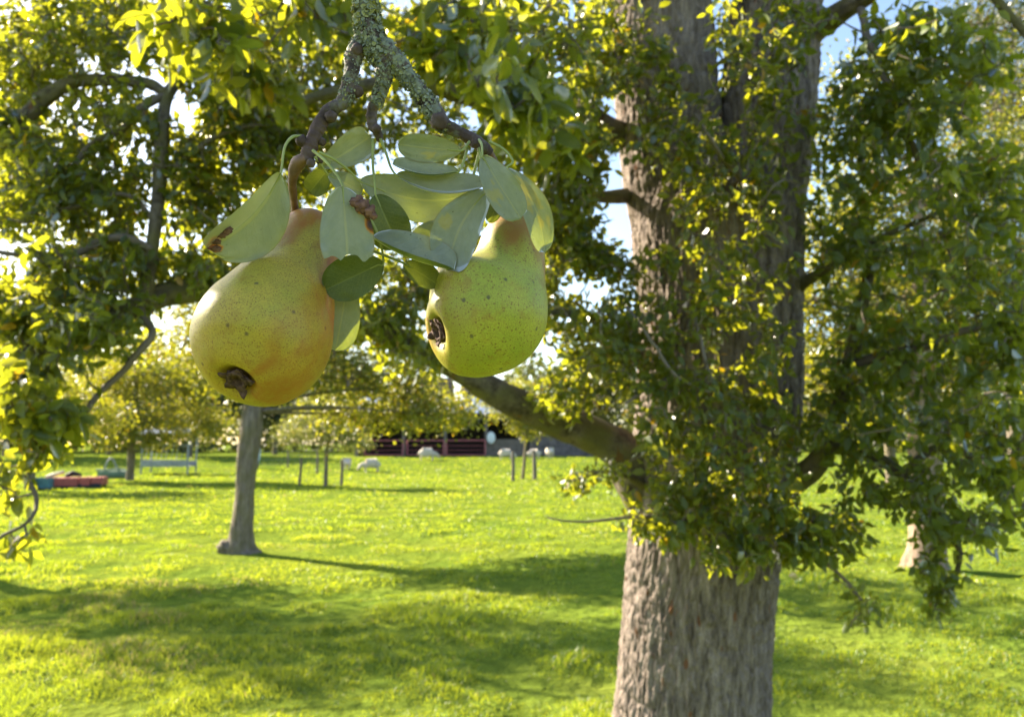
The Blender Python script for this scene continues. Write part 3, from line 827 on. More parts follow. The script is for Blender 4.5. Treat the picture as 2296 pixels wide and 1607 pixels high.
# burr at the foot of its trunk
def burr(tree, p, r):
    n, m = 14, 20
    th = np.linspace(0, np.pi, n); ph = np.linspace(0, 2 * np.pi, m, endpoint=False)
    v = np.array([[math.sin(a) * math.cos(q), math.sin(a) * math.sin(q), math.cos(a)] for a in th for q in ph])
    v = v * (1 + 0.3 * fbm(v * 2.4 + 3.0, 3))[:, None] * r + p
    fs = [(i * m + j, (i + 1) * m + j, (i + 1) * m + (j + 1) % m, i * m + (j + 1) % m) for i in range(n - 1) for j in range(m)]
    mb = MB(); mb.add(v, fs); mb.build("burr", M['bark_mid'], tree, True)
burr(mid_tree, mt + np.array([-.22, -.08, .07]), np.array([.12, .11, .13]))
rt_base = G(2066, 1272)
orchard_tree("orchard_tree", rt_base, [(0.03, 0, -0.15, 0.38), (0.07, 0, 0.08, 0.29), (0.11, 0, 0.4, 0.235), (0.13, 0, 1.2, 0.215), (0.14, 0, 2.0, 0.21), (0.15, 0, 2.8, 0.19), (0.2, 0, 3.8, 0.13), (0.25, 0, 5.2, 0.06)],
    [(-0.6, 0.4, 3.0, 1.0, .9, .7, 1.0), (0.6, 0.4, 3.2, 1.0, 1.0, .8, 1.0), (1.6, .4, 3.3, 1.0, 1.0, .8, .8), (-1.2, .6, 3.9, .9, .9, .7, .8), (0.2, .5, 4.4, 1.2, 1.2, .9, 1.2), (1.4, .6, 4.7, 1.1, 1.1, .9, .9), (-.6, .6, 5.2, 1, 1, .7, .7), (-1.0, .8, 2.3, .7, .8, .45, .6), (0.9, .9, 2.2, .8, .8, .4, .5), (0.5, .6, 6.0, 1.3, 1.2, .8, .7), (2.4, .8, 4.0, 1.0, 1.0, .9, .8), (2.0, .8, 5.8, 1.1, 1.1, .9, .7), (-.3, .8, 7.0, 1.2, 1.2, .8, .5), (1.6, .9, 7.2, 1.1, 1.1, .8, .4)],
    33000, 0.082, M['leaf_mid'], M['bark_pink'], "orchard tree with sunlit pinkish trunk and flared root behind the drooping leaves at right", group="orchard trees",
    per=14, spread=0.18, seed=5)
bt = np.array([(300 - CX) / F * 37.0, 37.0, 0.0])
orchard_tree("orchard_tree", bt, [(0, 0, -0.1, 0.28), (0, 0, 0.1, 0.2), (0.02, 0, 0.9, 0.17), (0.0, 0, 2.0, 0.16), (0.1, 0, 4.0, 0.11), (0, 0, 6.6, 0.05)],
    [(-2.0, 0, 3.0, 1.4, 1.3, 1.0, 1), (0.0, -.6, 2.9, 1.4, 1.2, 1.0, 1.1), (2.0, 0, 2.9, 1.4, 1.3, 1.0, 1), (3.4, .3, 2.7, 1.0, 1.0, .9, .7), (-1.0, 0, 4.6, 1.6, 1.5, 1.1, 1.1), (1.4, 0, 4.8, 1.6, 1.5, 1.1, 1.1), (0.2, .2, 6.3, 1.6, 1.5, .9, .9), (-3.0, .3, 4.0, 1.1, 1.1, .9, .6), (3.0, .3, 4.4, 1.1, 1.1, .9, .6), (-.9, -.5, 1.95, .8, .8, .35, .4), (1.2, -.5, 1.9, .8, .8, .35, .4)],
    24000, 0.13, M['leaf_mid'], M['bark_mid'], "broad yellow green orchard tree with low branches over the hay feeder", group="orchard trees", per=18, spread=0.26, seed=14, branches=False)
lt = G(66, 1098)
orchard_tree("orchard_tree", lt, [(0, 0, -0.1, 0.26), (0, 0, 0.1, 0.19), (0.02, 0, 0.8, 0.16), (0.0, 0, 1.8, 0.155), (0.0, 0, 3.0, 0.13), (0, 0, 4.6, 0.06)],
    [(-1.2, 0, 3.3, 1.5, 1.4, 1.0, 1), (1.0, .4, 3.2, 1.5, 1.3, 1.0, 1), (0, 0, 4.6, 1.8, 1.6, 1.0, 1), (2.3, .6, 2.8, 1.1, 1.1, .8, .7), (-2.6, 0, 3.6, 1.3, 1.2, .9, .6)],
    6500, 0.13, M['leaf_mid'], M['bark_mid'], "orchard tree with dark straight trunk at the left edge beside the red farm machine", group="orchard trees", per=14, spread=0.3, seed=6, branches=False)

b_ = np.array([-10.8, 13.2, 0.0])  # mostly unseen tree, added and shaped to cast shade on the near grass
orchard_tree("orchard_tree", b_, [(0, 0, -0.1, 0.30), (0, 0, 0.2, 0.22), (0.02, 0, 1.2, 0.18), (0.0, 0, 2.6, 0.17), (0.1, 0, 4.5, 0.12), (0, 0, 7.0, 0.05)],
    [(-.8, 0, 4.4, 1.2, 1.2, .8, 1), (1.0, .2, 4.6, 1.2, 1.2, .8, 1), (0.2, -.4, 5.8, 1.3, 1.3, .9, 1), (1.5, .6, 6.0, 1.0, 1.0, .8, .7), (-1.4, .4, 5.8, 1.0, 1.0, .8, .7), (1.9, -.2, 3.6, .8, .8, .5, .5), (0.4, .6, 7.0, 1.3, 1.2, .5, .8), (2.0, .9, 7.0, .9, .9, .5, .5), (2.6, 0, 6.9, 1.0, 1.0, .5, .7), (3.2, -.4, 5.8, .9, .9, .5, .6), (1.0, -1.5, 5.4, 1.1, 1.0, .6, .7), (2.2, -1.2, 4.4, .9, .9, .5, .6)],
    13000, 0.09, M['leaf_mid'], M['bark_mid'], "tall orchard tree added to shade the foreground grass, crown edge showing at the upper left", group="orchard trees", per=14, spread=0.2, seed=12)

def guard_posts(pts, label):
    for (x, y, h, lean, r) in pts:
        b = G(x, y)
        mb = MB()
        top = b + np.array([lean, 0, h])
        cc = crom([b - np.array([0, 0, .1]), (b + top) / 2 + np.array([.01, 0, 0]), top], 8)
        mb.tube(cc, np.linspace(r * 1.1, r, 8), 8, noise=bark_noise(.08, 1.5, 3))
        o = mb.build("tree_post", M['wood_grey'], None, False)
        tag(o, label.pop(0), "post", "posts guarding the young trees")

yt = G(730, 1091)
orchard_tree("young_tree", yt, [(0.0, 0, -0.1, 0.09), (0, 0, 0.1, 0.085), (0.0, 0, 0.8, 0.075), (0.02, 0, 1.6, 0.075), (0.05, 0, 2.4, 0.06), (0.05, 0, 3.6, 0.03)],
    [(-1.1, 0, 2.3, .9, .9, .65, 1), (0.2, -.2, 2.2, .9, .9, .7, 1), (1.1, 0, 2.2, .8, .8, .6, .9), (0, 0, 3.2, 1.3, 1.1, .8, 1.1), (-.8, .2, 3.1, .8, .8, .6, .7), (1.3, .2, 1.75, .5, .5, .3, .3), (-1.5, .2, 1.9, .6, .6, .4, .4)],
    6000, 0.10, M['leaf_pale'], M['bark_mid'], "young tree with thin dark stem and pale green crown between guard posts near two sheep", group="young trees in the meadow", per=12, spread=0.22, seed=8, branches=False, seg=8)
guard_posts([(671, 1087, 1.10, .06, .055), (711, 1062, 1.0, .0, .06), (765, 1089, 1.05, .02, .06)],
    ["leaning grey wooden post left of the pale green young tree", "sunlit wooden post just behind the pale green young tree", "dark wooden post right of the pale green young tree, by a sheep"])
yt2 = G(1176, 1074)
orchard_tree("young_tree", yt2, [(-0.1, 0, -0.1, 0.09), (-.08, 0, 0.1, 0.08), (0.0, 0, 0.9, 0.07), (0.08, 0, 1.9, 0.065), (0.1, 0, 3.0, 0.05), (0.05, 0, 4.2, 0.025)],
    [(-.9, 0, 3.3, .9, .9, .55, 1), (-1.6, 0, 3.9, .8, .8, .5, .8), (0.1, 0, 2.8, .7, .7, .5, .8), (0.7, 0, 2.4, .6, .6, .4, .5), (-.3, 0, 2.5, .5, .5, .4, .5), (-.4, 0, 4.2, 1.1, 1, .6, .8), (0.9, 0.1, 3.3, .8, .8, .5, .6), (.15, 0, 2.0, .3, .3, .25, .15)],
    4800, 0.12, M['leaf_mid'], M['bark_mid'], "slender young tree with crooked stem and yellow leaves in front of the barn", group="young trees in the meadow", per=12, spread=0.2, seed=9, branches=False, seg=8)
guard_posts([(1150, 1077, 1.30, 0.0, .075), (1199, 1075, 1.35, -.04, .085)],
    ["thin dark wooden post left of the crooked young tree before the barn", "stout sunlit wooden post right of the crooked young tree before the barn"])

# ------------------------------------------------------------------ far trees and woods
far_specs = [  # px, distance, height, half width, material, label, seed
    (2270, 26, 18, 5.5, 'leaf_far', "tall fine leaved tree against blue sky at the top right corner", 31),
    (1990, 34, 9, 3.6, 'leaf_far', "dense dark round tree in the distance right of the big trunk", 32),
    (2420, 40, 9, 4.2, 'leaf_mid', "sunlit far tree at the right edge behind the pinkish trunk", 33),
    (430, 62, 8, 4.5, 'leaf_far', "dark distant tree behind the hay feeder", 34),
    (250, 70, 9, 5.0, 'leaf_far', "broad distant tree left of the hay feeder", 35),
    (20, 60, 9, 5.0, 'leaf_far', "distant dark tree at the far left edge of the meadow", 36),
    (620, 75, 8, 4.5, 'leaf_far', "distant tree behind the slim orchard trunk", 37),
    (800, 85, 9, 5.0, 'leaf_mid', "distant sunlit tree left of the barn roof", 38),
    (1330, 78, 9, 5.0, 'leaf_far', "distant dark tree behind the right end of the barn", 39),
    (1480, 70, 8, 4.5, 'leaf_far', "distant tree hidden mostly behind the big trunk", 40),
    (1830, 60, 8, 4.5, 'leaf_mid', "distant yellowish tree just right of the big trunk", 41),
    (2150, 66, 8, 4.5, 'leaf_far', "distant dark tree beyond the pinkish trunk", 42),
]
for px, dist, h, hw, mk, lab, sd_ in far_specs:
    x = (px - CX) / F * dist
    b = np.array([x, dist, float(gz(x, dist))])
    rg = np.random.default_rng(sd_)
    bl = []
    for k in range(9):
        a = rg.uniform(0, 2 * np.pi); rr = rg.uniform(0.2, 0.75) * hw
        z = h * rg.uniform(0.38, 0.86)
        s = hw * rg.uniform(0.32, 0.5) * (1.15 - 0.5 * z / h)
        bl.append((math.cos(a) * rr, math.sin(a) * rr, z, s, s, s * 0.75, s))
    bl.append((0, 0, h * 0.88, hw * .4, hw * .4, h * .13, hw * .4))
    near = dist < 30
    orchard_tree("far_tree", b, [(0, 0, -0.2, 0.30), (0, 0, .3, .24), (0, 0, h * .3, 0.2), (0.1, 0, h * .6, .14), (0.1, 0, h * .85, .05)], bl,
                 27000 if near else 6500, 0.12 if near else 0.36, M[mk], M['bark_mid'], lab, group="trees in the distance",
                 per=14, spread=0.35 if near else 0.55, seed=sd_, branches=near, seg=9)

def far_wood():
    rng = np.random.default_rng(77)
    pos, hs = [], []
    k = 60000
    a = rng.uniform(-0.85, 0.85, k)
    r = rng.uniform(92, 125, k)
    x, y = np.sin(a) * r * 1.2, np.cos(a) * r
    top = 10.0 + 2.6 * np.sin(a * 23) + 1.6 * np.sin(a * 61 + 1) + 1.0 * np.sin(a * 131)
    z = rng.random(k) ** 0.8 * top + 0.7
    p = np.stack([x, y, z], -1)
    d, n = rand_leaf_frames(k, 0.2, rng)
    L = rng.uniform(0.5, 1.0, k)
    v8 = leaf_arrays(p, d, n, L, L * 0.7, rng.uniform(0, .6, k), rng.uniform(0, .3, k))
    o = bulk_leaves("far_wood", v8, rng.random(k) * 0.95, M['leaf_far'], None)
    tag(o, "dark far wood and hedges closing the meadow at the horizon", "wood", kind="stuff")
far_wood()

# ------------------------------------------------------------------ farm buildings behind the meadow
def at(px, py, y):
    """point at pixel (px, py) on the vertical plane that stands y metres away"""
    r = FW + RT * ((px - CX) / F) + UP * ((CY - py) / F)
    return CAM + r * (y / r[1])

def make_barn():
    y0 = 62.0
    z0 = float(gz(0, y0))
    xl, xr = at(800, 1000, y0)[0], at(1180, 1000, y0)[0]
    root = empty("barn", ((xl + xr) / 2, y0, z0))
    def part(name, mat, boxes, sm=False):
        mb = MB()
        for lo, hi in boxes: mb.box(lo, hi)
        return mb.build(name, mat, root, sm)
    part("back_wall", M['dark_wood'], [((xl, y0 + 7.0, z0 - .2), (xr, y0 + 7.15, z0 + 3.9))])
    part("side_wall", M['dark_wood'], [((xl - .15, y0 + .2, z0 - .2), (xl, y0 + 7.15, z0 + 3.6))])
    part("side_wall", M['dark_wood'], [((xr, y0 + .2, z0 - .2), (xr + .15, y0 + 7.15, z0 + 3.6))])
    for px in (800, 905, 998, 1090, 1178):
        x = at(px, 1000, y0)[0]
        part("post", M['wood_grey'], [((x - .12, y0 - .12, z0 - .2), (x + .12, y0 + .12, z0 + 3.25))])
    part("fascia", M['dark_wood'], [((xl - .3, y0 - .3, z0 + 2.75), (xr + .3, y0 - .22, z0 + 3.3))])
    # roof of overlapping sheets, each a piece
    n = 14
    w = (xr - xl + 0.8) / n
    for k in range(n):
        mb = MB()
        x0 = xl - .4 + k * w
        m = 13
        xs = np.linspace(x0 - .02, x0 + w + .03, m)
        zz = 0.018 * np.sin(np.linspace(0, 6 * np.pi, m)) + (0.004 if k % 2 else 0)
        v = []
        for yy, zb in ((y0 - .5, z0 + 3.32), (y0 + 3.7, z0 + 4.75)):
            v += [(xs[i], yy, zb + zz[i]) for i in range(m)]
        mb.add(v, [(i, i + 1, m + i + 1, m + i) for i in range(m - 1)])
        mb.build("roof_sheet", M['metal_blue'], root)
    part("rear_roof", M['metal_grey'], [((xl - .4, y0 + 3.72, z0 + 4.6), (xr + .4, y0 + 7.6, z0 + 4.74))])
    # boarded front right of the gates
    x0, x1 = at(1092, 1000, y0)[0], at(1174, 1000, y0)[0]
    for k in range(7):
        za = z0 + k * .19
        part("board", M['wood_grey'], [((x0, y0 - .05, za), (x1, y0 - .01, za + .178))])
    tag(root, "dark open fronted barn with pale blue sheet roof behind the meadow", "barn")
    # lean-to on the right
    xa, xb = xr + .2, at(1345, 1000, y0)[0]
    ln = empty("lean_to_shed", ((xa + xb) / 2, y0 + 1, z0))
    mb = MB(); mb.box((xa, y0 + .6, z0 - .2), (xb, y0 + 5, z0 + 1.75)); mb.build("wall", M['stone'], ln)
    mb = MB()
    mb.add([(xa, y0 + .3, z0 + 1.75), (xb + .2, y0 + .3, z0 + 1.72), (xb + .2, y0 + 5.3, z0 + 2.8), (xa, y0 + 5.3, z0 + 2.85),
            (xa, y0 + .3, z0 + 1.87), (xb + .2, y0 + .3, z0 + 1.84), (xb + .2, y0 + 5.3, z0 + 2.92), (xa, y0 + 5.3, z0 + 2.97)],
           [(0, 1, 2, 3), (4, 7, 6, 5), (0, 4, 5, 1), (1, 5, 6, 2), (2, 6, 7, 3), (3, 7, 4, 0)])
    mb.build("roof", M['dark_wood'], ln)
    tag(ln, "low dark stone shed joined to the right end of the barn", "shed")
    # gates
    for (a, b, lab) in ((818, 904, "faded red field gate nearest the left barn post"), (913, 995, "faded red field gate in the middle, behind a sheep"), (1001, 1088, "faded red field gate beside the boarded barn front")):
        xa, xb = at(a, 1000, y0 - .6)[0], at(b, 1000, y0 - .6)[0]
        g = empty("field_gate", ((xa + xb) / 2, y0 - .6, z0))
        yy = y0 - .6
        zt, zb = z0 + 1.22, z0 + .12
        for (p, q, nm) in (((xa, zb), (xa, zt), "stile"), ((xb, zb), (xb, zt), "stile"), ((xa, zt), (xb, zt), "rail"), ((xa, zb), (xb, zb), "rail"), ((xa, zb + .35), (xb, zb + .35), "bar"), ((xa, zb + .7), (xb, zb + .7), "bar")):
            mb = MB()
            r = .05 if nm != "bar" else .02
            mb.tube(np.array([[p[0], yy, p[1]], [(p[0] + q[0]) / 2, yy, (p[1] + q[1]) / 2], [q[0], yy, q[1]]]), r, 6)
            mb.build(nm, M['gate_red'], g)
        tag(g, lab, "gate", "red gates before the barn")
    # white oval panel on the barn post
    c = at(1101, 981, y0 - .35)
    mb = MB()
    th = np.linspace(0, 2 * np.pi, 28, endpoint=False)
    ring = lambda rx, rz, y: [(c[0] + rx * math.cos(t), c[1] + y, c[2] + rz * math.sin(t)) for t in th]
    v = ring(.30, .42, .16) + ring(.33, .46, .04) + ring(.31, .44, -.01) + ring(.26, .38, -.03) + [(c[0], c[1] - .035, c[2]), (c[0], c[1] + .17, c[2])]
    fs = [(k * 28 + i, k * 28 + (i + 1) % 28, (k + 1) * 28 + (i + 1) % 28, (k + 1) * 28 + i) for k in range(3) for i in range(28)]
    fs += [(84 + i, 84 + (i + 1) % 28, 112) for i in range(28)] + [((i + 1) % 28, i, 113) for i in range(28)]
    mb.add(v, fs)
    tag(mb.build("wall_tub", M['white_plastic'], None, True), "white oval tub hung on the barn post above the boards", "tub")
    # clad building beyond the barn
    y1 = 78.0
    z1 = float(gz(0, y1))
    for (a, b, eave, ridge, lab, wm) in ((1035, 1150, 882, 858, "blue clad farm building with dark roof showing above the barn", M['metal_blue']), (905, 1005, 905, 850, "grey farm building with slate roof glimpsed through leaves left of the blue one", M['metal_grey'])):
        xa, xb = at(a, 1000, y1)[0], at(b, 1000, y1)[0]
        ze, zr = at(1000, eave, y1)[2], at(1000, ridge, y1 + 3)[2]
        f = empty("farm_building", ((xa + xb) / 2, y1, z1))
        mb = MB(); mb.box((xa, y1, z1 - .2), (xb, y1 + 6, ze)); mb.build("wall", wm, f)
        mb = MB()
        mb.add([(xa - .2, y1 - .4, ze - .05), (xb + .2, y1 - .4, ze - .05), (xb + .2, y1 + 3, zr), (xa - .2, y1 + 3, zr), (xb + .2, y1 + 6.4, ze - .05), (xa - .2, y1 + 6.4, ze - .05),
                (xa - .2, y1 - .4, ze + .1), (xb + .2, y1 - .4, ze + .1), (xb + .2, y1 + 3, zr + .15), (xa - .2, y1 + 3, zr + .15), (xb + .2, y1 + 6.4, ze + .1), (xa - .2, y1 + 6.4, ze + .1)],
               [(0, 1, 2, 3), (3, 2, 4, 5), (6, 9, 8, 7), (9, 11, 10, 8), (0, 6, 7, 1), (4, 10, 11, 5), (1, 7, 8, 2), (2, 8, 10, 4), (0, 3, 9, 6), (3, 5, 11, 9)])
        mb.build("roof", M['dark_wood'], f)
        mb = MB(); xm = xa + (xb - xa) * .7
        mb.box((xm - .5, y1 - .06, ze - 2.0), (xm + .5, y1 - .01, ze - .8)); mb.build("window", M['black_rubber'], f)
        tag(f, lab, "building")
make_barn()

# ------------------------------------------------------------------ sheep
def sheep_mesh():
    v = [(0, 0, .55), (0, -.42, .53), (0, .38, .54), (0, .60, .46), (0, .76, .28), (0, .84, .13)]
    r = [.31, .25, .26, .15, .10, .065]
    e = [(0, 1), (0, 2), (2, 3), (3, 4), (4, 5)]
    for sx in (-1, 1):
        for (root_, yy, bend) in ((1, -.40, -.05), (2, .34, .03)):
            k = len(v)
            v += [(sx * .14, yy, .34), (sx * .15, yy + bend, .18), (sx * .15, yy, -.02)]
            r += [.10, .045, .04]
            e += [(root_, k), (k, k + 1), (k + 1, k + 2)]
        k = len(v)
        v += [(sx * .15, .72, .36)]; r += [.035]; e += [(4, k)]      # ears
    k = len(v); v += [(0, -.68, .42)]; r += [.05]; e += [(1, k)]       # tail
    me = bpy.data.meshes.new("sheep_skeleton")
    me.from_pydata(v, e, [])
    o = bpy.data.objects.new("sheep_skeleton", me)
    COL.objects.link(o)
    m = o.modifiers.new("skin", 'SKIN')
    sv = me.skin_vertices[0].data
    for i, q in enumerate(r):
        sv[i].radius = (q, q)
    sv[0].use_root = True
    s = o.modifiers.new("sub", 'SUBSURF'); s.levels = 2; s.render_levels = 2
    dg = bpy.context.evaluated_depsgraph_get()
    res = bpy.data.meshes.new_from_object(o.evaluated_get(dg))
    bpy.data.objects.remove(o)
    n = len(res.vertices)
    co = np.zeros(n * 3, np.float32); res.vertices.foreach_get('co', co); co = co.reshape(-1, 3)
    co += (fbm(co * 14.0, 2)[:, None] * 0.012 * nrm(co - np.array([0, 0, .6]))).astype(np.float32)
    res.vertices.foreach_set('co', co.ravel())
    res.polygons.foreach_set('use_smooth', [True] * len(res.polygons))
    res.materials.clear(); res.materials.append(M['wool'])
    res.name = "sheep"
    return res
SM = sheep_mesh()
for (px, py, rot, sc, lab) in ((776, 1052, 20, .92, "white sheep seen from behind beside the dark post of the young tree"),
                               (831, 1057, 112, 1.0, "greyish white sheep grazing with its head to the left, near the young tree"),
                               (958, 1031, -78, 1.1, "cream sheep grazing in front of the middle red gate"),
                               (1135, 1029, -95, .95, "brownish sheep standing before the barn's boarded front"),
                               (1197, 1028, 80, .9, "pale sheep behind the stout post of the crooked young tree"),
                               (1232, 1025, 15, .95, "round pale sheep seen from behind below the mossy limb")):
    b = G(px, py)
    o = bpy.data.objects.new("sheep", SM)
    COL.objects.link(o)
    o.location = Vector(b); o.rotation_euler = (0, 0, math.radians(rot)); o.scale = (sc * .9,) * 3
    tag(o, lab, "sheep", "sheep in the meadow")

# ------------------------------------------------------------------ feeder, machines, fence
def make_feeder():
    b = G(380, 1062)
    root = empty("hay_feeder", b)
    s = 1.0
    y = b[1]; z = b[2]; x0, x1 = at(330, 1000, y)[0], at(432, 1000, y)[0]
    def bar(p, q, r, nm, m):
        mb = MB(); p, q = np.array(p), np.array(q)
        mb.tube(np.array([p, (p + q) / 2, q]), r, 8); mb.build(nm, m, root)
    for x in (x0, x1):
        for yy in (y - .6, y + .6):
            bar((x, yy, z - .1), (x, yy, z + 2.2), .05, "post", M['metal_grey'])
    for k in range(9):
        x = x0 + (x1 - x0) * (k + .5) / 9
        bar((x, y - .55, z + .75), (x, y - .1, z + 1.6), .012, "hay_bar", M['metal_grey'])
    bar((x0, y - .6, z + .75), (x1, y - .6, z + .75), .03, "rail", M['metal_grey'])
    bar((x0, y - .1, z + 1.6), (x1, y - .1, z + 1.6), .03, "rail", M['metal_grey'])
    mb = MB()
    mb.box((x0, y - .62, z + .42), (x1, y + .62, z + .46)); mb.box((x0, y - .66, z + .42), (x1, y - .62, z + .72)); mb.box((x0, y + .62, z + .42), (x1, y + .66, z + .72))
    mb.build("trough", M['metal_grey'], root)
    mb = MB()
    xm = [x0 - .25, x1 + .25]
    mb.add([(xm[0], y - .95, z + 2.15), (xm[1], y - .95, z + 2.28), (xm[1], y, z + 2.55), (xm[0], y, z + 2.42), (xm[1], y + .95, z + 2.28), (xm[0], y + .95, z + 2.15),
            (xm[0], y - .95, z + 2.20), (xm[1], y - .95, z + 2.33), (xm[1], y, z + 2.60), (xm[0], y, z + 2.47), (xm[1], y + .95, z + 2.33), (xm[0], y + .95, z + 2.20)],
           [(0, 1, 2, 3), (3, 2, 4, 5), (6, 9, 8, 7), (9, 11, 10, 8), (0, 6, 7, 1), (4, 10, 11, 5), (1, 7, 8, 2), (2, 8, 10, 4), (0, 3, 9, 6), (3, 5, 11, 9)])
    mb.build("roof", M['metal_blue'], root)
    tag(root, "grey metal hay feeder with pale blue roof under the orchard tree's leaves", "feeder")
make_feeder()

def rot_frame(b, ang):
    c, s = math.cos(ang), math.sin(ang)
    return (np.array([[c, -s, 0], [s, c, 0], [0, 0, 1.0]]), np.asarray(b, float))

def make_machines():
    b = G(172, 1092)
    root = empty("farm_mower", b)
    Mx = rot_frame(b, math.radians(10))
    def slab(pts, z0, z1, inset, nm, m, par=root):
        """deck with sloping top: outline pts, bevelled"""
        n = len(pts); pts = np.array(pts, float); cen = pts.mean(0)
        ins = cen + (pts - cen) * inset
        v = [(*p, z0) for p in pts] + [(*p, z1 - .06) for p in pts] + [(*p, z1) for p in ins]
        v = np.array(v) @ Mx[0].T + Mx[1]
        fs = [(k * n + i, k * n + (i + 1) % n, (k + 1) * n + (i + 1) % n, (k + 1) * n + i) for k in (0, 1) for i in range(n)] + [tuple(range(2 * n, 3 * n)), tuple(reversed(range(n)))]
        mb = MB(); mb.add(v, fs); return mb.build(nm, m, par)
    slab([(-1.0, -.5), (-.62, -.62), (.2, -.55), (.2, .5), (-1.0, .55)], .08, .38, .93, "deck", M['red_paint'])
    slab([(.22, -.5), (.62, -.5), (.62, .5), (.22, .5)], .10, .39, .92, "deck_cover", M['red_paint'])
    slab([(.64, -.45), (1.0, -.3), (1.0, .4), (.64, .5)], .10, .39, .92, "deck_cover", M['red_paint'])
    slab([(-.55, -.60), (1.0, -.42), (1.0, -.36), (-.55, -.54)], .02, .16, .95, "skirt", M['black_rubber'])
    mb = MB(); p = np.array([[-1.0, -.3, .40], [-.75, -.25, .50], [-.42, -.2, .60]]) @ Mx[0].T + Mx[1]; mb.tube(p, .07, 8); mb.build("drive_shaft", M['cream_board'], root, True)
    mb = MB(); p = np.array([[-.45, .1, .42], [-.2, .1, .54], [.1, .1, .46]]) @ Mx[0].T + Mx[1]; mb.tube(p, np.array([.08, .11, .06]), 8); mb.build("motor", M['black_rubber'], root, True)
    for sx in (-.8, .85):
        mb = MB(); p = np.array([[sx - .05, .45, .12], [sx + .05, .45, .12]]) @ Mx[0].T + Mx[1]; mb.tube(np.vstack([p[0], (p[0] + p[1]) / 2, p[1]]), .13, 14); mb.build("wheel", M['black_rubber'], root)
    tag(root, "red low farm mower with sunlit pinkish covers lying in the grass", "mower")
    b2 = G(96, 1096)
    r2 = empty("feed_trough", b2)
    mb = MB()
    w0, w1, h = .24, .32, .42
    v = []
    for (w, z) in ((w0, .04), (w1, h), (w1 - .03, h), (w0 - .03, .09)):
        v += [(-.34 - w * .1, -w, z), (.34 + w * .1, -w, z), (.34 + w * .1, w, z), (-.34 - w * .1, w, z)]
    v = np.array(v) + b2
    fs = [(k * 4 + i, k * 4 + (i + 1) % 4, (k + 1) * 4 + (i + 1) % 4, (k + 1) * 4 + i) for k in range(3) for i in range(4)] + [(3, 2, 1, 0), (12, 13, 14, 15)]
    mb.add(v, fs); mb.build("basin", M['teal_paint'], r2)
    mb = MB(); mb.box(b2 + np.array([-.3, -.2, -.05]), b2 + np.array([.3, .2, .038])); mb.build("base", M['wood_grey'], r2)
    tag(r2, "teal metal feed trough between the dark trunk and the red mower", "trough")
    b3 = G(252, 1073)
    r3 = empty("roller_implement", b3)
    M3 = rot_frame(b3, math.radians(6))
    def tb(pts, r, nm, m):
        mb = MB(); p = np.array(pts, float) @ M3[0].T + M3[1]
        if len(p) == 2: p = np.vstack([p[0], (p[0] + p[1]) / 2, p[1]])
        mb.tube(p, r, 8); mb.build(nm, m, r3, len(pts) > 2)
    tb([(-.62, 0, .22), (.62, 0, .22)], .20, "roller", M['green_paint'])
    tb([(-.66, -.25, .42), (.66, -.25, .46)], .05, "beam", M['green_paint'])
    tb([(-.42, 0, .42), (-.25, 0, .85), (-.12, 0, 1.0)], .05, "headstock_arm", M['metal_grey'])
    tb([(.22, 0, .42), (0.02, 0, .85), (-.12, 0, 1.0)], .05, "headstock_arm", M['metal_grey'])
    tag(r3, "green grey farm roller with triangular headstock right of the red mower", "roller")
make_machines()

def make_fence():
    a, b = G(578, 1050), G(645, 1048)
    root = empty("wire_fence", (a + b) / 2)
    ps = [a + (b - a) * t for t in (0.0, 1.0, 2.0)]
    for p in ps:
        mb = MB(); mb.tube(np.array([p - [0, 0, .1], p + [0, 0, .6], p + [0, 0, 1.15]]), .05, 8); mb.build("post", M['wood_grey'], root)
    for h in (.25, .5, .75, 1.0):
        mb = MB(); mb.tube(np.array([p + [0, -.05, h] for p in ps]), .008, 4); mb.build("wire", M['metal_grey'], root)
    tag(root, "thin wire fence with grey posts behind the slim orchard trunk", "fence")
    # tarp draped over its end post
    mb = MB(); n = 9; v = []
    for i in range(n):
        t = i / (n - 1)
        for j in range(n):
            u = j / (n - 1) - .5
            w = .22 + .28 * t
            v.append(a + np.array([u * w - .25 * t * t, -.08 - .10 * math.cos(u * 6) - .05 * math.sin(u * 22 + 3 * t), 1.28 - 1.25 * t - .1 * u * u]))
    fs = [(i * n + j, i * n + j + 1, (i + 1) * n + j + 1, (i + 1) * n + j) for i in range(n - 1) for j in range(n - 1)]
    mb.add(v, fs); mb.build("tarp", M['tarp'], None, True)
    tag(bpy.data.objects["tarp"], "pale blue tarp draped over the fence end post", "tarp")
make_fence()

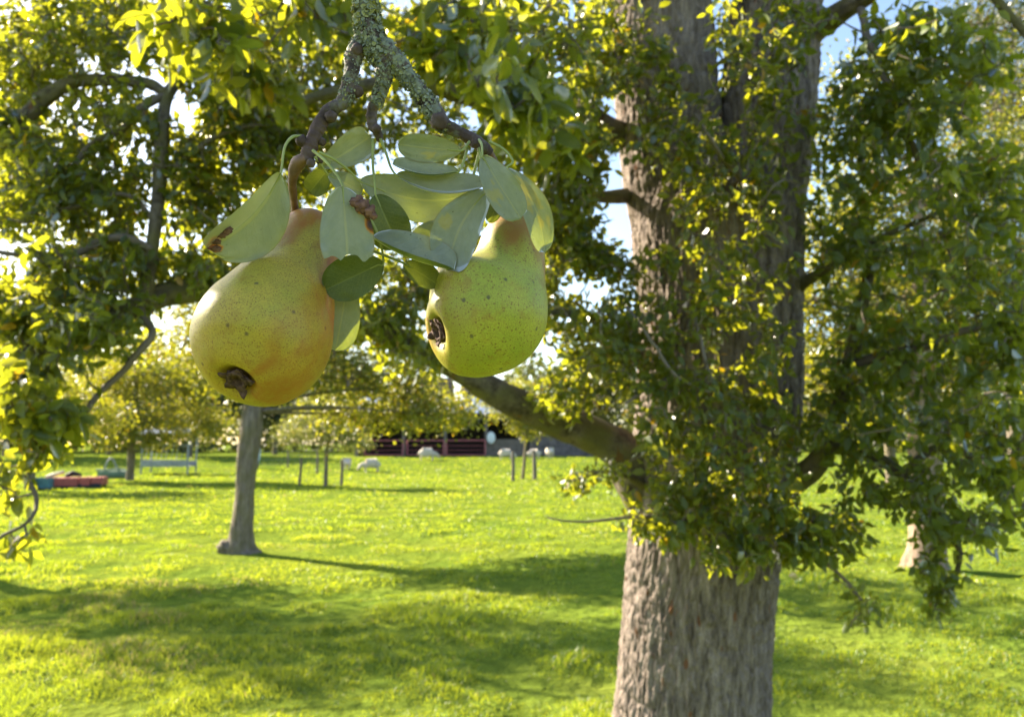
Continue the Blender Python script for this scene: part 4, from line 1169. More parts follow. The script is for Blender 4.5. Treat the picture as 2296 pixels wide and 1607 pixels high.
# ------------------------------------------------------------------ the fruiting branch in front
def front_leaf_mat():
    t = NT("fruit branch leaf")
    u, v = t.attr("lu"), t.attr("lv")
    au = t.math('ABSOLUTE', u)
    back = t.n("ShaderNodeNewGeometry").outputs["Backfacing"]
    comb = t.n("ShaderNodeCombineXYZ", {"X": u, "Y": t.math('MULTIPLY', v, 2.2), "Z": t.attr("seed")}).outputs[0]
    vor = t.n("ShaderNodeTexVoronoi", {"Vector": comb, "Scale": 8.0, "Randomness": 0.9}, feature='DISTANCE_TO_EDGE').outputs["Distance"]
    net = t.ramp(vor, [(0.0, 1.0), (0.055, 0.0)])
    vor2 = t.n("ShaderNodeTexVoronoi", {"Vector": comb, "Scale": 26.0}, feature='DISTANCE_TO_EDGE').outputs["Distance"]
    net2 = t.ramp(vor2, [(0.0, 0.5), (0.08, 0.0)])
    # side veins run out and forward from the midrib
    ph = t.math('SUBTRACT', t.math('MULTIPLY', v, 11.0), t.math('MULTIPLY', t.math('POWER', au, 0.8), 3.2))
    wob = t.math('MULTIPLY', t.noise(comb, 4.0, 2), 0.9)
    fr = t.math('ABSOLUTE', t.math('SUBTRACT', t.math('FRACT', t.math('ADD', ph, wob)), 0.5))
    side = t.ramp(fr, [(0.0, 1.0), (0.05, 0.0)])
    rib = t.ramp(au, [(0.0, 1.0), (0.035, 0.8), (0.06, 0.0)])
    vein = t.math('MAXIMUM', t.math('MAXIMUM', side, rib), t.math('MULTIPLY', net, 0.7))
    vein_all = t.math('MAXIMUM', vein, net2)
    n1 = t.noise(comb, 3.0, 4)
    n2 = t.noise(comb, 60.0, 3)
    under = t.mix(n1, (0.235, 0.265, 0.20), (0.40, 0.41, 0.335))
    under = t.mix(t.math('MULTIPLY', n2, 0.35), under, (0.15, 0.20, 0.10))
    under = t.mix(t.math('MULTIPLY', vein, 0.16), under, (0.12, 0.15, 0.08))
    under = t.mix(t.math('MULTIPLY', rib, 0.55), under, (0.40, 0.39, 0.22))
    under = t.mix(t.ramp(au, [(0.95, 0.0), (0.985, 0.6)]), under, (0.30, 0.22, 0.10))
    upper = t.mix(n1, (0.045, 0.075, 0.018), (0.075, 0.11, 0.028))
    upper = t.mix(t.math('MULTIPLY', vein, 0.55), upper, (0.17, 0.21, 0.05))
    col = t.mix(back, upper, under)
    tr = t.mix(n1, (0.18, 0.24, 0.012), (0.30, 0.33, 0.02))
    tr = t.mix(t.math('MULTIPLY', vein_all, 0.4), tr, (0.46, 0.50, 0.08))
    # age spots: small, dark, scattered
    sp = t.n("ShaderNodeTexVoronoi", {"Vector": comb, "Scale": 5.0}).outputs["Distance"]
    spm = t.math('MULTIPLY', t.ramp(sp, [(0.05, 1.0), (0.14, 0.0)]), t.ramp(t.noise(comb, 1.7, 2), [(0.5, 0.0), (0.62, 0.8)]))
    col = t.mix(spm, col, (0.06, 0.05, 0.035)); tr = t.mix(spm, tr, (0.08, 0.06, 0.01))
    yel = t.attr("yel")
    col = t.mix(yel, col, (0.42, 0.36, 0.05)); tr = t.mix(yel, tr, (0.7, 0.5, 0.03))
    rot = t.attr("rot")
    rr = t.ramp(rot, [(0.05, (0.45, 0.25, 0.03)), (0.25, (0.50, 0.20, 0.02)), (0.45, (0.20, 0.08, 0.03)), (0.8, (0.07, 0.045, 0.04))])
    rm = t.ramp(rot, [(0.05, 0.0), (0.3, 1.0)])
    col = t.mix(rm, col, rr); tr = t.mix(rm, tr, rr)
    bmp = t.bump(t.math('ADD', t.math('MULTIPLY', vein, -0.6), t.math('MULTIPLY', n2, 0.5)), 0.45, 0.0008)
    d = t.n("ShaderNodeBsdfDiffuse", {"Color": col, "Normal": bmp}).outputs[0]
    tl = t.n("ShaderNodeBsdfTranslucent", {"Color": tr}).outputs[0]
    m = t.n("ShaderNodeMixShader", {0: 0.25, 1: d, 2: tl}).outputs[0]
    g = t.n("ShaderNodeBsdfGlossy", {"Color": (1, 1, 1, 1), "Roughness": 0.42, "Normal": bmp}).outputs[0]
    gf = t.math('MULTIPLY', t.n("ShaderNodeFresnel", {"IOR": 1.4}).outputs[0], t.math('SUBTRACT', 1.0, t.math('MULTIPLY', back, 0.6)))
    return t.surf(t.n("ShaderNodeMixShader", {0: gf, 1: m, 2: g}).outputs[0])
M['front_leaf'] = front_leaf_mat()

def spur_bark():
    t = NT("fruit spur bark")
    o = t.obj()
    n1 = t.noise(o, 90, 5)
    n2 = t.noise(o, 420, 4)
    c = t.ramp(n1, [(0.3, (0.030, 0.022, 0.019)), (0.5, (0.080, 0.058, 0.050)), (0.72, (0.16, 0.13, 0.115))])
    c = t.mix(t.ramp(n2, [(0.45, 0.0), (0.7, 0.5)]), c, (0.035, 0.026, 0.022))
    c = t.mix(t.math('MULTIPLY', t.attr("young"), 0.6), c, (0.12, 0.068, 0.056))
    l = t.noise(o, 160, 5, 0.7)
    c = t.mix(t.math('MULTIPLY', t.ramp(l, [(0.48, 0.0), (0.56, 0.9)]), t.attr("lich")), c, (0.22, 0.24, 0.17))
    return t.surf(t.principled(c, 0.8, t.bump(t.math('ADD', n1, t.math('MULTIPLY', n2, .5)), 0.8, 0.0012), 0.25))
M['spur'] = spur_bark()

def lichen_mat():
    t = NT("lichen")
    r = t.attr("rnd")
    c = t.ramp(r, [(0.0, (0.13, 0.15, 0.115)), (0.45, (0.25, 0.275, 0.22)), (0.75, (0.30, 0.31, 0.17)), (1.0, (0.40, 0.38, 0.12))])
    return t.surf(t.principled(c, 0.95, None, 0.1))
M['lichen'] = lichen_mat()
M['petiole'] = plain("leaf stalk", (0.30, 0.33, 0.10), 0.55, 0.3, 0, 0.2, 80)
M['gall'] = plain("dried leaf gall", (0.16, 0.085, 0.06), 0.85, 0.2, 0, 0.5, 350)
M['calyx'] = plain("dried pear calyx", (0.085, 0.05, 0.04), 0.85, 0.2, 0, 0.5, 500)
M['stalk'] = plain("pear stalk", (0.17, 0.10, 0.065), 0.6, 0.35, 0, 0.3, 200)

branch = empty("pear_branch", P(830, 60, 0.415))
MPX = 0.41 / F
def bline(pts):
    """(x, y, depth, radius in px)"""
    return np.array([[*P(x, y, d), r * d / F] for x, y, d, r in pts])

def spur_noise(amp=0.07):
    def fn(c, r, th):
        n, s = r.shape
        L = np.concatenate([[0], np.cumsum(np.linalg.norm(np.diff(c, axis=0), axis=1))])
        cs, sn = np.cos(th)[None, :] + 0 * L[:, None], np.sin(th)[None, :] + 0 * L[:, None]
        LL = np.repeat(L[:, None], s, 1)
        ring = fbm(np.stack([cs * .5, sn * .5, LL * 560], -1), 2)
        lump = fbm(np.stack([cs * 1.2, sn * 1.2, LL * 120], -1), 3)
        fine = fbm(np.stack([cs * 5, sn * 5, LL * 900], -1), 2)
        return r * (1 + amp * ring + 0.12 * lump + 0.035 * fine)
    return fn

D0 = 0.412
spurs = {
    "stem": ([(905, -700, .60, 22), (860, -420, .47, 27), (835, -180, .42, 28), (824, -20, D0, 29), (821, 30, D0, 30), (827, 70, D0, 32), (842, 105, D0, 32), (860, 135, D0, 26)], 0.0),
    "left": ([(835, 80, D0, 24), (808, 100, D0, 22), (792, 128, D0 - .001, 22), (788, 160, D0 - .002, 20), (780, 205, D0 - .003, 20), (766, 232, D0 - .004, 19), (738, 250, D0 - .005, 17), (720, 275, D0 - .006, 18), (705, 305, D0 - .007, 18), (693, 335, D0 - .008, 19), (688, 362, D0 - .009, 14)], 0.7),
    "middle": ([(845, 115, D0, 28), (862, 150, D0, 22), (860, 190, D0 + .001, 18), (848, 220, D0 + .002, 17), (834, 248, D0 + .003, 14), (835, 280, D0 + .004, 14), (848, 300, D0 + .005, 11), (852, 316, D0 + .006, 8)], 0.2),
    "right": ([(855, 105, D0, 28), (890, 140, D0, 24), (915, 172, D0, 22), (945, 212, D0, 22), (972, 250, D0, 24), (990, 275, D0 + .001, 21), (1020, 292, D0 + .002, 15), (1050, 308, D0 + .003, 16), (1078, 326, D0 + .004, 17), (1098, 345, D0 + .006, 13)], 0.5),
}
scol = {}
for nm, (pts, young) in spurs.items():
    a = bline(pts)
    a[:, 3] *= 0.88
    c = crom(a, len(a) * 26)
    mb = MB()
    seg = 40
    n = len(c)
    tt = np.linspace(0, 1, n)
    yg = np.repeat(np.clip((tt - 0.45) * 2.2, 0, 1) * young, seg)
    li = np.repeat(np.clip(1.25 - tt * (1.1 if nm == "right" else 1.8), 0, 1) if nm != "stem" else np.ones(n), seg)
    mb.tube(c[:, :3], c[:, 3], seg, True, spur_noise(0.05 if nm == "stem" else 0.11), young=np.append(yg, [0, yg[-1]]), lich=np.append(li, [1, 0]))
    o = mb.build("shoot", M['spur'], branch, True)
    scol[nm] = c
# the bearing bough above the picture, joining the branch to the old tree
a = np.array([[*P(905, -700, .60), .0076], [-.22, 0.75, 2.62, .011], [-.33, 1.5, 3.15, .016], [*P(900, -230, 2.8), .022]])
c = crom(a, 40)
mb = MB(); mb.tube(c[:, :3], c[:, 3], 12, noise=bark_noise(.1, 1.5, 12)); mb.build("bough", M['twig'], branch, True)
# knobs and buds
def knob(x, y, d, r, sq=(1, 1, 1), mat=None, par=None, name="bud", seed=0, par_smooth=True):
    n, m = 12, 18
    th = np.linspace(0, np.pi, n); ph = np.linspace(0, 2 * np.pi, m, endpoint=False)
    v = np.array([[math.sin(a_) * math.cos(b_), math.sin(a_) * math.sin(b_), math.cos(a_)] for a_ in th for b_ in ph])
    v = v * (1 + 0.22 * fbm(v * 2.5 + seed * 7.7, 3))[:, None] * np.array(sq) * r * d / F
    fs = [(i * m + j, (i + 1) * m + j, (i + 1) * m + (j + 1) % m, i * m + (j + 1) % m) for i in range(n - 1) for j in range(m)]
    mb = MB(); mb.add(v + P(x, y, d), fs, young=.3, lich=0)
    return mb.build(name, mat or M['spur'], par or branch, par_smooth)
for k, (x, y, d, r) in enumerate([(676, 316, .402, 13), (722, 318, .406, 9), (984, 272, .405, 19), (800, 205, .41, 14), (742, 262, .403, 13), (845, 290, .412, 10), (1066, 322, .408, 10), (697, 366, .400, 10), (716, 360, .405, 8), (800, 112, .408, 14)]):
    knob(x, y, d, r, seed=k)

# lichen flakes on the bark
def make_lichen():
    rng = np.random.default_rng(5)
    vs, fs, rn, base = [], [], [], 0
    def scatter(c, t0, t1, count, size, side=None, yel=0.0):
        nonlocal base
        t, s, u = frames(c[:, :3])
        n = len(c)
        made = 0
        while made < count:
            i = int(rng.uniform(t0, t1) * (n - 1))
            th = rng.uniform(0, 2 * np.pi)
            nn = math.cos(th) * s[i] + math.sin(th) * u[i]
            if nn @ FW > 0.35: continue
            if side is not None and nn @ side < rng.uniform(-0.3, 0.5): continue
            p = c[i, :3] + nn * c[i, 3] * rng.uniform(0.97, 1.12)
            q = vnoise(np.array([p * 260.0]))[0]
            if q < rng.uniform(-0.7, 0.25): continue
            sz = size * rng.uniform(0.5, 1.4)
            tilt = nrm(nn + rng.normal(0, 0.55, 3))
            e1 = nrm(np.cross(tilt, rng.normal(0, 1, 3))); e2 = np.cross(tilt, e1)
            k = 6
            an = np.linspace(0, 2 * np.pi, k, endpoint=False) + rng.uniform(0, 1)
            rr = sz * rng.uniform(0.55, 1.2, k)
            ring = p + (np.cos(an) * rr)[:, None] * e1 + (np.sin(an) * rr)[:, None] * e2 + tilt * (rng.uniform(0.0, 0.7, k) * sz)[:, None]
            vs.append(np.vstack([p[None], ring]))
            fs.extend([(base, base + 1 + j, base + 1 + (j + 1) % k) for j in range(k)])
            rn.extend([min(1, max(0, rng.normal(0.38 + yel, 0.2)))] * (k + 1))
            base += k + 1
            made += 1
    dn = -UP
    scatter(scol["stem"], .42, .68, 230, .0016, None, .38)
    scatter(scol["stem"], .6, 1.0, 650, .0010, None, 0)
    scatter(scol["left"], .0, .5, 260, .0006, None, .08)
    scatter(scol["middle"], .0, .5, 320, .0009, None, 0)
    scatter(scol["right"], .0, .62, 620, .0009, dn * .8 - RT * .6, 0.02)
    scatter(scol["right"], .0, .42, 220, .0009, None, 0)
    o = fast_mesh("lichen", np.vstack(vs), np.array(fs), M['lichen'], branch, {"rnd": np.array(rn)})
    o["kind"] = "stuff"
make_lichen()

# leaves on the branch: each one a mesh, its stalk (and gall) a sub-part
def prof(v, pw=0.62, q=0.55):
    f = lambda s: s ** pw * (1 - s) ** q
    s0 = pw / (pw + q)
    return f(np.clip(v, 0, 1)) / f(s0)

def front_leaf(b, tip, width, roll=0, fl=0.2, fr=0.2, arch=0.05, sbend=0.0, under=True, petiole=None, seed=0,
               rots=(), yels=(), trunc=1.0, pw=0.62, q=0.5, label=None, pr=3.6, twist=0):
    B, T = P(*b), P(*tip)
    a = T - B
    Ln = np.linalg.norm(a)
    ax = a / Ln
    mid = (B + T) / 2
    tocam = nrm(CAM - mid)
    n0 = nrm(tocam - ax * (tocam @ ax))
    w0 = np.cross(ax, n0)
    nv, nu = 41, 21
    vv = np.linspace(0, trunc, nv); uu = np.linspace(-1, 1, nu)
    hw = width * b[2] / F * 0.5
    pts, lu, lv = [], [], []
    for i, v in enumerate(vv):
        rl = math.radians(roll + twist * (v - .5))
        n = n0 * math.cos(rl) + w0 * math.sin(rl)
        w = np.cross(ax, n)
        h = hw * prof(v, pw, q)
        c = B + a * v + n * (arch * Ln * math.sin(math.pi * v)) + w * (sbend * Ln * math.sin(math.pi * v))
        for u in uu:
            f = fl if u < 0 else fr
            k = abs(u)
            # the half blade bends away smoothly from the midrib
            fa = f * (0.75 + 0.5 * k)
            pts.append(c + w * (u * h * math.cos(fa)) + n * (k * h * math.sin(fa)))
            lu.append(u); lv.append(v)
    pts = np.array(pts)
    wv = fbm(np.stack([np.array(lu) * 1.4 + seed, np.array(lv) * 4, np.full(len(lu), seed * 1.3)], -1), 2)
    edge = np.abs(lu) ** 2
    pts += (wv * edge * 0.10 * hw * 2)[:, None] * n0
    pts += (np.sin(np.array(lv) * 69 - np.abs(lu) * 20) * np.abs(lu) * (1 - np.abs(lu)) * 0.022 * hw)[:, None] * n0
    yv = np.array(lv) / trunc
    if trunc < 1:   # torn, bitten end
        tear = fbm(np.stack([np.array(lu) * 3 + seed, np.zeros(len(lu)), np.zeros(len(lu))], -1), 2)
        pts -= a * (np.clip(yv - 0.75, 0, 1) * 4 * 0.05 * (1 + tear))[:, None]
    lu, lv = np.array(lu), np.array(lv)
    rot = np.zeros(len(lu)); yel = np.zeros(len(lu))
    nn = fbm(np.stack([lu * 3, lv * 6, np.full(len(lu), seed + .5)], -1), 3)
    for (u0, v0, r) in rots:
        dd = np.hypot((lu - u0) * 0.32, (lv - v0)) / r
        rot = np.maximum(rot, np.clip(1.0 - dd + 0.35 * nn, 0, 1))
    for (u0, v0, r) in yels:
        dd = np.hypot((lu - u0) * 0.32, (lv - v0)) / r
        yel = np.maximum(yel, np.clip((0.85 - dd * .8 + 1.1 * nn) * 1.2, 0, 0.45) * (dd < 1.8))
    fs = []
    for i in range(nv - 1):
        for j in range(nu - 1):
            q4 = (i * nu + j, i * nu + j + 1, (i + 1) * nu + j + 1, (i + 1) * nu + j)
            fs.append(q4 if True else q4[::-1])
    # orient so that the upper face looks away from the camera when the underside is shown
    v0, v1, v2 = pts[fs[nu * 8 + 5][0]], pts[fs[nu * 8 + 5][1]], pts[fs[nu * 8 + 5][2]]
    faces_cam = np.cross(v1 - v0, v2 - v0) @ n0 > 0
    if faces_cam == under:
        fs = [x[::-1] for x in fs]
    mb = MB()
    mb.add(pts, fs, lu=lu, lv=lv, seed=seed * 3.7, rot=rot, yel=yel)
    o = mb.build("leaf", M['front_leaf'], branch, True)
    if label: o["label"] = label
    if petiole:
        pp = [P(*q_) for q_ in petiole]
        # runs a little way along the midrib
        k1, k2 = pts[4 * nu + nu // 2], pts[9 * nu + nu // 2]
        cc = crom(pp + [pts[nu // 2], k1, k2], 34)
        r = np.linspace(pr, 1.2, 34) * b[2] / F
        m2 = MB(); m2.tube(cc, r, 8)
        o2 = m2.build("petiole", M['petiole'], None, True)
        o2.parent = o
        o2.matrix_parent_inverse = (Matrix.Translation(Vector(branch.location)) @ o.matrix_parent_inverse).inverted() if False else Matrix.Identity(4)
        bpy.context.view_layer.update()
        o2.matrix_parent_inverse = o.matrix_world.inverted()
    return o, pts, nu

LA, ptsA, nuA = front_leaf((630, 388, .388), (464, 558, .382), 164, roll=-12, fl=.08, fr=.75, arch=-.02, sbend=-.10, seed=1, q=.34, pw=.55,
    petiole=[(676, 306, .402), (655, 308, .398), (638, 332, .392)], rots=[(.2, .90, .075), (-.15, .96, .085), (.1, 1.0, .09)], label="pale leaf with brown scorched tip in front of the larger pear", pr=4.2)
LB, ptsB, nuB = front_leaf((768, 418, .384), (783, 636, .382), 122, roll=-6, fl=.12, fr=.18, arch=.03, seed=2, trunc=.80, q=.40, pw=.55,
    petiole=[(702, 338, .398), (728, 360, .392), (755, 392, .387)], rots=[(-.75, .24, .09), (-.95, .42, .10)], label="pale torn leaf with brown gall between the pears", pr=4.0)
LC, _, _ = front_leaf((716, 376, .418), (830, 306, .424), 78, roll=15, fl=.1, fr=.5, arch=.06, seed=3, q=.30, pw=.75, petiole=[(712, 345, .408)])
LD, _, _ = front_leaf((742, 372, .420), (694, 432, .428), 56, roll=0, fl=.3, fr=.3, arch=.05, seed=4, under=False, petiole=[(720, 350, .41)], q=.4)
LE, _, _ = front_leaf((806, 406, .412), (1066, 438, .424), 112, roll=-10, fl=.15, fr=.20, arch=-.05, sbend=.09, seed=5, q=.42, petiole=[(716, 342, .402), (750, 358, .404), (785, 385, .408)])
LE2, _, _ = front_leaf((735, 392, .412), (812, 432, .420), 52, roll=-10, fl=.2, fr=.3, arch=.05, seed=15, q=.42, petiole=[(706, 352, .402)])
LF, _, _ = front_leaf((888, 392, .404), (1084, 418, .404), 84, roll=-22, fl=.10, fr=.85, arch=-.02, sbend=.11, seed=6, q=.40, petiole=[(853, 312, .416), (866, 345, .411), (876, 375, .407)])
LG, _, _ = front_leaf((1030, 384, .402), (880, 368, .400), 58, roll=22, fl=.95, fr=.15, arch=-.02, sbend=-.09, seed=7, q=.42, petiole=[(1048, 332, .412), (1040, 360, .407)])
LH, _, _ = front_leaf((1034, 338, .404), (892, 324, .398), 64, roll=-12, fl=.1, fr=.15, arch=.06, sbend=.0, seed=8, q=.42, petiole=[(1052, 318, .412), (1044, 330, .408)], yels=[(-.55, .5, .09)])
LI, _, _ = front_leaf((1082, 350, .392), (1168, 490, .386), 80, roll=10, fl=.15, fr=.25, arch=.05, sbend=.0, seed=9, q=.36, petiole=[(1074, 314, .408), (1080, 325, .400)], yels=[(.5, .55, .14)])
LJ, _, _ = front_leaf((1136, 376, .402), (1222, 566, .404), 66, roll=-8, fl=.2, fr=.2, arch=.05, sbend=-.09, seed=10, q=.42, petiole=[(1098, 318, .412), (1130, 336, .408), (1150, 362, .405)], yels=[(-.2, .35, .2), (-.3, .7, .09)])
LK, _, _ = front_leaf((1094, 424, .400), (1004, 606, .398), 118, roll=4, fl=.45, fr=.12, arch=-.03, sbend=.09, seed=11, q=.34, petiole=[(1072, 330, .412), (1082, 375, .406)], yels=[(.6, .55, .07)])
LL_, _, _ = front_leaf((1010, 500, .412), (930, 566, .416), 84, roll=-5, fl=.1, fr=.2, arch=.04, seed=12, q=.42, petiole=[(1075, 340, .416), (1050, 430, .414)])
LM, _, _ = front_leaf((832, 530, .398), (1018, 604, .394), 118, roll=-24, fl=.15, fr=1.0, arch=-.02, sbend=.04, seed=13, q=.40, petiole=[(740, 430, .396), (775, 470, .396)])
LN, _, _ = front_leaf((842, 436, .405), (896, 556, .408), 108, roll=10, fl=.3, fr=.3, arch=.04, seed=14, under=False, q=.42, petiole=[(836, 312, .416), (836, 370, .411), (841, 420, .407)])
LO, _, _ = front_leaf((860, 588, .404), (728, 650, .402), 100, roll=0, fl=.2, fr=.2, arch=.04, seed=16, under=False, q=.45, petiole=[(800, 440, .402), (845, 520, .402)])
LP_, _, _ = front_leaf((780, 622, .416), (752, 786, .422), 84, roll=-12, fl=.2, fr=.15, arch=.04, seed=17, q=.36, petiole=[(780, 440, .412), (790, 560, .412)])
LQ, _, _ = front_leaf((1128, 430, .414), (1096, 500, .414), 40, roll=5, fl=.2, fr=.3, arch=.04, seed=18, petiole=[(1090, 348, .414)], under=False)
LR, _, _ = front_leaf((905, 590, .410), (985, 640, .412), 60, roll=-10, fl=.2, fr=.3, arch=.04, seed=19, under=False, petiole=[(830, 560, .408)])

def gall(leaf, spots, seed):
    mb = MB()
    for k, (x, y, d, r, sq) in enumerate(spots):
        n, m = 14, 20
        th = np.linspace(0, np.pi, n); ph = np.linspace(0, 2 * np.pi, m, endpoint=False)
        v = np.array([[math.sin(a_) * math.cos(b_), math.sin(a_) * math.sin(b_), math.cos(a_)] for a_ in th for b_ in ph])
        v = v * (1 + 0.45 * fbm(v * 3.2 + (seed + k) * 5.1, 3))[:, None] * np.array(sq) * r * d / F
        fs = [(i * m + j, (i + 1) * m + j, (i + 1) * m + (j + 1) % m, i * m + (j + 1) % m) for i in range(n - 1) for j in range(m)]
        mb.add(v + P(x, y, d), fs)
    o = mb.build("gall", M['gall'], None, True)
    bpy.context.view_layer.update()
    o.parent = leaf
    o.matrix_parent_inverse = leaf.matrix_world.inverted()
gall(LB, [(798, 452, .3815, 13, (1.1, .7, .9)), (814, 462, .381, 15, (1.1, .7, 1)), (828, 474, .381, 14, (1, .7, 1)), (836, 484, .381, 10, (1, .7, .8)), (806, 444, .382, 8, (1, .7, .9))], 1)
gall(LA, [(508, 515, .3815, 12, (1.1, .5, .9)), (497, 526, .3815, 11, (1.3, .4, .7)), (484, 542, .382, 10, (1.2, .35, .6)), (486, 558, .382, 9, (1.2, .35, .7))], 4)

# ------------------------------------------------------------------ the pears
def pear_mat(name, g1, g2, rus, seed, speck):
    t = NT(name)
    o = t.obj()
    n1 = t.noise(o, 45, 4)
    n2 = t.noise(o, 190, 4)
    c = t.mix(t.ramp(n1, [(0.35, 0.0), (0.65, 1.0)]), g1, g2)
    # mottled fine grain of the skin
    fine = t.noise(o, 1400, 3, 0.7)
    c = t.mix(t.ramp(fine, [(0.46, 0.0), (0.62, 0.6)]), c, (0.20, 0.15, 0.03))
    # lenticels
    vo = t.n("ShaderNodeTexVoronoi", {"Vector": o, "Scale": speck, "Randomness": 1.0})
    rad = t.math('ADD', 0.15, t.math('MULTIPLY', t.noise(o, 120, 3), 0.30))
    dot = t.math('LESS_THAN', vo.outputs["Distance"], t.math('SUBTRACT', rad, 0.05))
    c = t.mix(t.math('MULTIPLY', dot, 0.6), c, (0.17, 0.09, 0.02))
    pat = t.ramp(t.noise(o, 75, 6, 0.7), [(0.55, 0.0), (0.66, 0.5)])
    c = t.mix(pat, c, (0.27, 0.15, 0.025))
    # a few dark blemishes
    vb = t.n("ShaderNodeTexVoronoi", {"Vector": o, "Scale": 85.0}).outputs["Distance"]
    c = t.mix(t.ramp(vb, [(0.06, 0.8), (0.12, 0.0)]), c, (0.07, 0.06, 0.035))
    r = t.math('MULTIPLY', t.attr("russet"), t.ramp(n2, [(0.25, 0.7), (0.6, 1.15)]))
    c = t.mix(r, c, rus)
    st = t.noise(t.mapping(o, (160, 160, 30)), 1.0, 3)
    b = t.math('MULTIPLY', t.attr("blush"), t.ramp(st, [(0.38, 0.15), (0.62, 1.0)]))
    c = t.mix(b, c, (0.42, 0.085, 0.03))
    c = t.mix(t.attr("hollow_brown"), c, (0.10, 0.055, 0.03))
    h = t.math('ADD', t.math('MULTIPLY', n2, 0.5), t.math('MULTIPLY', fine, 0.3))
    bs = t.principled(c, 0.46, t.bump(h, 0.45, 0.0008), 0.32, **{"Subsurface Weight": 0.12, "Subsurface Radius": (0.006, 0.005, 0.002), "Subsurface Scale": 0.6})
    return t.surf(bs)
M['pear_a'] = pear_mat("yellow pear skin", (0.37, 0.33, 0.040), (0.50, 0.36, 0.040), (0.32, 0.13, 0.018), 1, 700)
M['pear_b'] = pear_mat("green pear skin", (0.29, 0.34, 0.035), (0.41, 0.40, 0.042), (0.33, 0.17, 0.03), 2, 470)

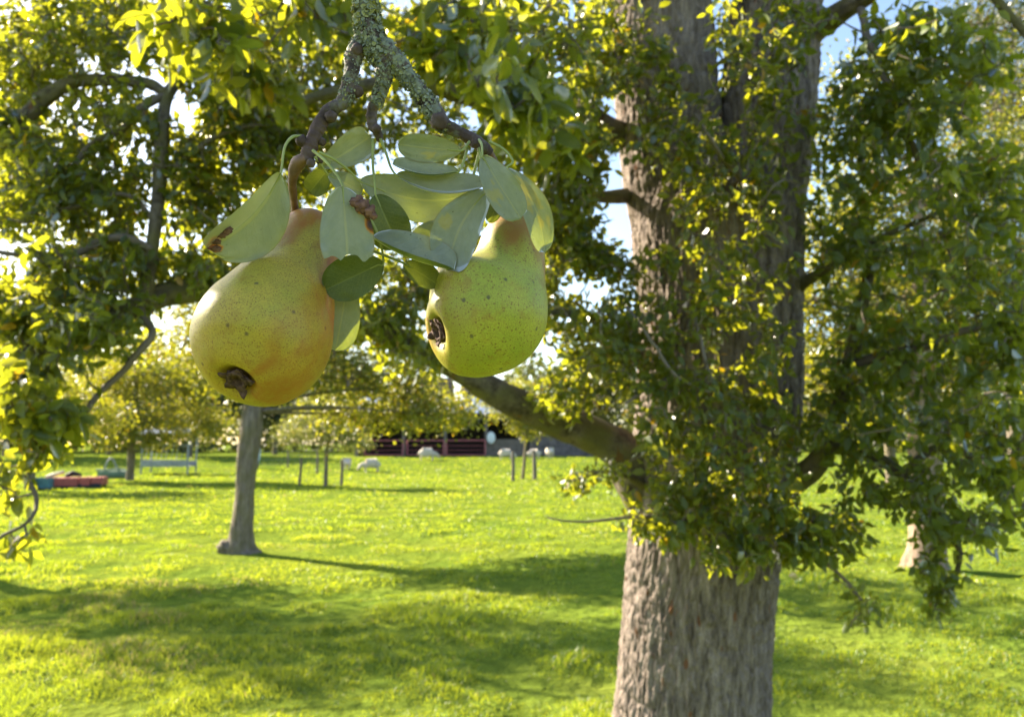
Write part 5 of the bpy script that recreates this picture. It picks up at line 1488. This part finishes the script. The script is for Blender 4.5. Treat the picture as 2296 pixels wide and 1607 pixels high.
def make_pear(name, spine, profile, R, mat, stalk_pts, label, seed, blush_dir, calyx_rot, lump=0.02):
    """spine: (k,3) world points along the core; profile: (axial in R, radial in R)"""
    prf = crom(profile, 130)
    sp = crom(spine, 200)
    seg = np.linalg.norm(np.diff(sp, axis=0), axis=1)
    S = np.concatenate([[0], np.cumsum(seg)])
    t, s, u = frames(sp)
    tot = S[-1]
    amax = max(p[0] for p in profile)
    nseg = 84
    th = np.linspace(0, 2 * np.pi, nseg, endpoint=False)
    rings, russet, blush, hollow_brown = [], [], [], []
    for a, r in prf:
        x = a / amax * tot
        i = int(np.clip(np.searchsorted(S, x), 1, len(S) - 1)) if x <= tot else len(S) - 1
        f = np.clip((x - S[i - 1]) / (S[i] - S[i - 1]), 0, 1) if x > 0 else 0
        c = sp[i - 1] * (1 - f) + sp[i] * f
        if x < 0: c = sp[0] + t[0] * x
        ss, uu = nrm(s[i - 1] * (1 - f) + s[i] * f), nrm(u[i - 1] * (1 - f) + u[i] * f)
        nn = np.cos(th)[:, None] * ss + np.sin(th)[:, None] * uu
        q = np.stack([np.cos(th) * 1.1, np.sin(th) * 1.1, np.full(nseg, a * 0.9)], -1) + seed * 9.1
        rr = r * R * (1 + lump * 2 * fbm(q, 2)) if r > 0 else 0 * th
        rings.append(c + nn * np.reshape(rr, (-1, 1)))
        k = a / amax
        q2 = q * 2.2
        nz = fbm(q2, 3)
        russet.append(np.clip((0.38 - k) * 4.5 + 0.7 * nz, 0, 1) * 0.9 + 0.5 * np.clip(nn @ blush_dir * 1.6 - 0.66 + 0.7 * nz, 0, 1) + 0.3 * np.clip((k - .82) * 5 + .4 * nz, 0, 1))
        blush.append(np.clip((nn @ blush_dir - 0.75) * 3.0 + 1.1 * fbm(q * 1.5 + 3.3, 2), 0, 1) * np.clip((k - .3) * 4, 0, 1) * np.clip((0.98 - k) * 5, 0, 1) * .5)
        hollow_brown.append(np.full(nseg, 1.0 if (r < 0.20 and k > 0.8) else 0.0) * np.clip((0.22 - r) * 12, 0, 1))  # darker brown floor inside the calyx hollow
    v = np.vstack(rings)
    n = len(rings)
    i, j = np.meshgrid(np.arange(n - 1), np.arange(nseg), indexing='ij')
    i, j = i.ravel(), j.ravel(); k = (j + 1) % nseg
    f = np.stack([i * nseg + j, (i + 1) * nseg + j, (i + 1) * nseg + k, i * nseg + k], 1)
    root = empty(name, sp[-1])
    fast_mesh("flesh", v, f, mat, root, {"russet": np.concatenate(russet), "blush": np.concatenate(blush), "hollow_brown": np.concatenate(hollow_brown)}, smooth=True)
    # stalk
    a = bline(stalk_pts); c = crom(a, 40)
    mb = MB(); mb.tube(c[:, :3], c[:, 3], 16, noise=spur_noise(.02)); mb.build("stalk", M['stalk'], root, True)
    # calyx: dried star of five sepals round a dark eye
    ax, s1, u1 = t[-1], s[-1], u[-1]
    e = sp[-1] - ax * 0.03 * R
    cal = MB()
    m = 20
    rows = []
    for rr, dz in ((.165, -.02), (.150, .035), (.115, .045), (.08, -.03), (.03, -.06)):
        for q in range(m):
            an = 2 * np.pi * q / m
            jit = 1 + .12 * math.sin(5 * an + 1) + .08 * math.sin(11 * an)
            rows.append(e + (math.cos(an) * s1 + math.sin(an) * u1) * rr * jit * R + ax * dz * R)
    fs = [(a_ * m + q, a_ * m + (q + 1) % m, (a_ + 1) * m + (q + 1) % m, (a_ + 1) * m + q) for a_ in range(4) for q in range(m)] + [tuple(range(4 * m, 5 * m))]
    cal.add(rows, fs)
    cx_ = cal.build("calyx", M['calyx'], root, True)
    rng = np.random.default_rng(seed + 50)
    bpy.context.view_layer.update()
    for q in range(5):
        an = calyx_rot + 2 * np.pi * q / 5 + rng.normal(0, .08)
        rd = math.cos(an) * s1 + math.sin(an) * u1
        td = -math.sin(an) * s1 + math.cos(an) * u1
        ln = rng.uniform(.13, .18)
        lift = rng.uniform(.0, .06)
        rows = []
        for jx in range(7):
            tq = jx / 6
            wd = .095 * (1 - tq) ** 0.7 * (1 + .25 * math.sin(7 * tq + q)) + .006
            zz = .02 + lift * tq + .04 * tq * tq * (1 if q % 2 else -.1) + .012 * math.sin(9 * tq + 2 * q)
            for uq in (-1, 0, 1):
                rows.append(e + (rd * (.10 + ln * tq) + td * (uq * wd) + ax * (zz + .02 * abs(uq) * (1 - tq))) * R)
            for uq in (1, 0, -1):
                rows.append(e + (rd * (.10 + ln * tq) + td * (uq * wd * .9) + ax * (zz - .022 + .02 * abs(uq) * (1 - tq))) * R)
        fs = [(jx * 6 + w_, jx * 6 + (w_ + 1) % 6, (jx + 1) * 6 + (w_ + 1) % 6, (jx + 1) * 6 + w_) for jx in range(6) for w_ in range(6)] + [(36, 37, 38, 39, 40, 41)]
        sm = MB(); sm.add(rows, fs)
        so = sm.build("sepal", M['calyx'], None, True)
        so.parent = cx_; so.matrix_parent_inverse = cx_.matrix_world.inverted()
    tag(root, label, "pear", "ripening pears on the branch")
    return root

PD = 0.405
R1 = 152 * PD / F
ctr = P(602, 759, PD)
dirb = nrm(RT * -0.20 + UP * -0.60 - FW * 0.77)
dirn = nrm(RT * -0.22 + UP * -0.84 - FW * 0.44)
profA = [(-.02, .0), (0.0, .10), (.05, .26), (.17, .42), (.42, .535), (.8, .60), (1.12, .675), (1.42, .785), (1.72, .885), (2.02, .98), (2.30, 1.0), (2.57, .935), (2.78, .80), (2.93, .62), (3.02, .46), (3.045, .36), (3.03, .28), (2.98, .21), (2.94, .14), (2.92, .0)]
_a, _c, _b = ctr - dirn * 2.28 * R1, ctr - dirn * .15 * R1, ctr + dirb * 1.0 * R1
spA = [(1 - q) ** 2 * _a + 2 * q * (1 - q) * _c + q * q * _b for q in np.linspace(0, 1, 9)]
tag(branch, "lichen covered fruiting branch with pale leaves holding both large pears", "branch")
make_pear("pear", np.array(spA), profA, R1, M['pear_a'],
          [(688, 355, .402, 10), (672, 362, .404, 14), (660, 382, .408, 13), (655, 408, .414, 10), (658, 440, .424, 9), (664, 492, .445, 10)],
          "larger yellow green pear with star shaped calyx towards the viewer, hanging at left", 1, nrm(RT * .95 + UP * -.05 + FW * .1), 1.5)
PD2 = 0.425
R2 = 139 * PD2 / F
def q2(x, y, dz): return P(x, y, PD2 + dz)
_k = [q2(1150, 478, .012), q2(1158, 600, .010), q2(1120, 725, -.004), q2(980, 744, -.020)]
spB = [(1 - q) ** 3 * _k[0] + 3 * q * (1 - q) ** 2 * _k[1] + 3 * q * q * (1 - q) * _k[2] + q ** 3 * _k[3] for q in np.linspace(0, 1, 11)]
profB = [(-.02, .0), (0.0, .12), (.05, .27), (.15, .40), (.40, .52), (.75, .585), (1.05, .68), (1.32, .84), (1.60, .97), (1.90, 1.0), (2.15, .93), (2.36, .81), (2.52, .66), (2.62, .50), (2.66, .36), (2.63, .25), (2.54, .18), (2.46, .10), (2.45, .0)]
make_pear("pear", np.array(spB), profB, R2, M['pear_b'],
          [(1096, 340, .418, 9), (1110, 372, .424, 9), (1120, 420, .432, 9), (1128, 470, .438, 10), (1148, 500, .437, 12)],
          "smaller green speckled bent pear with calyx turned to the left, hanging at right", 4, nrm(RT * .2 + UP * .1 + FW * .9), 0.6, 0.03)
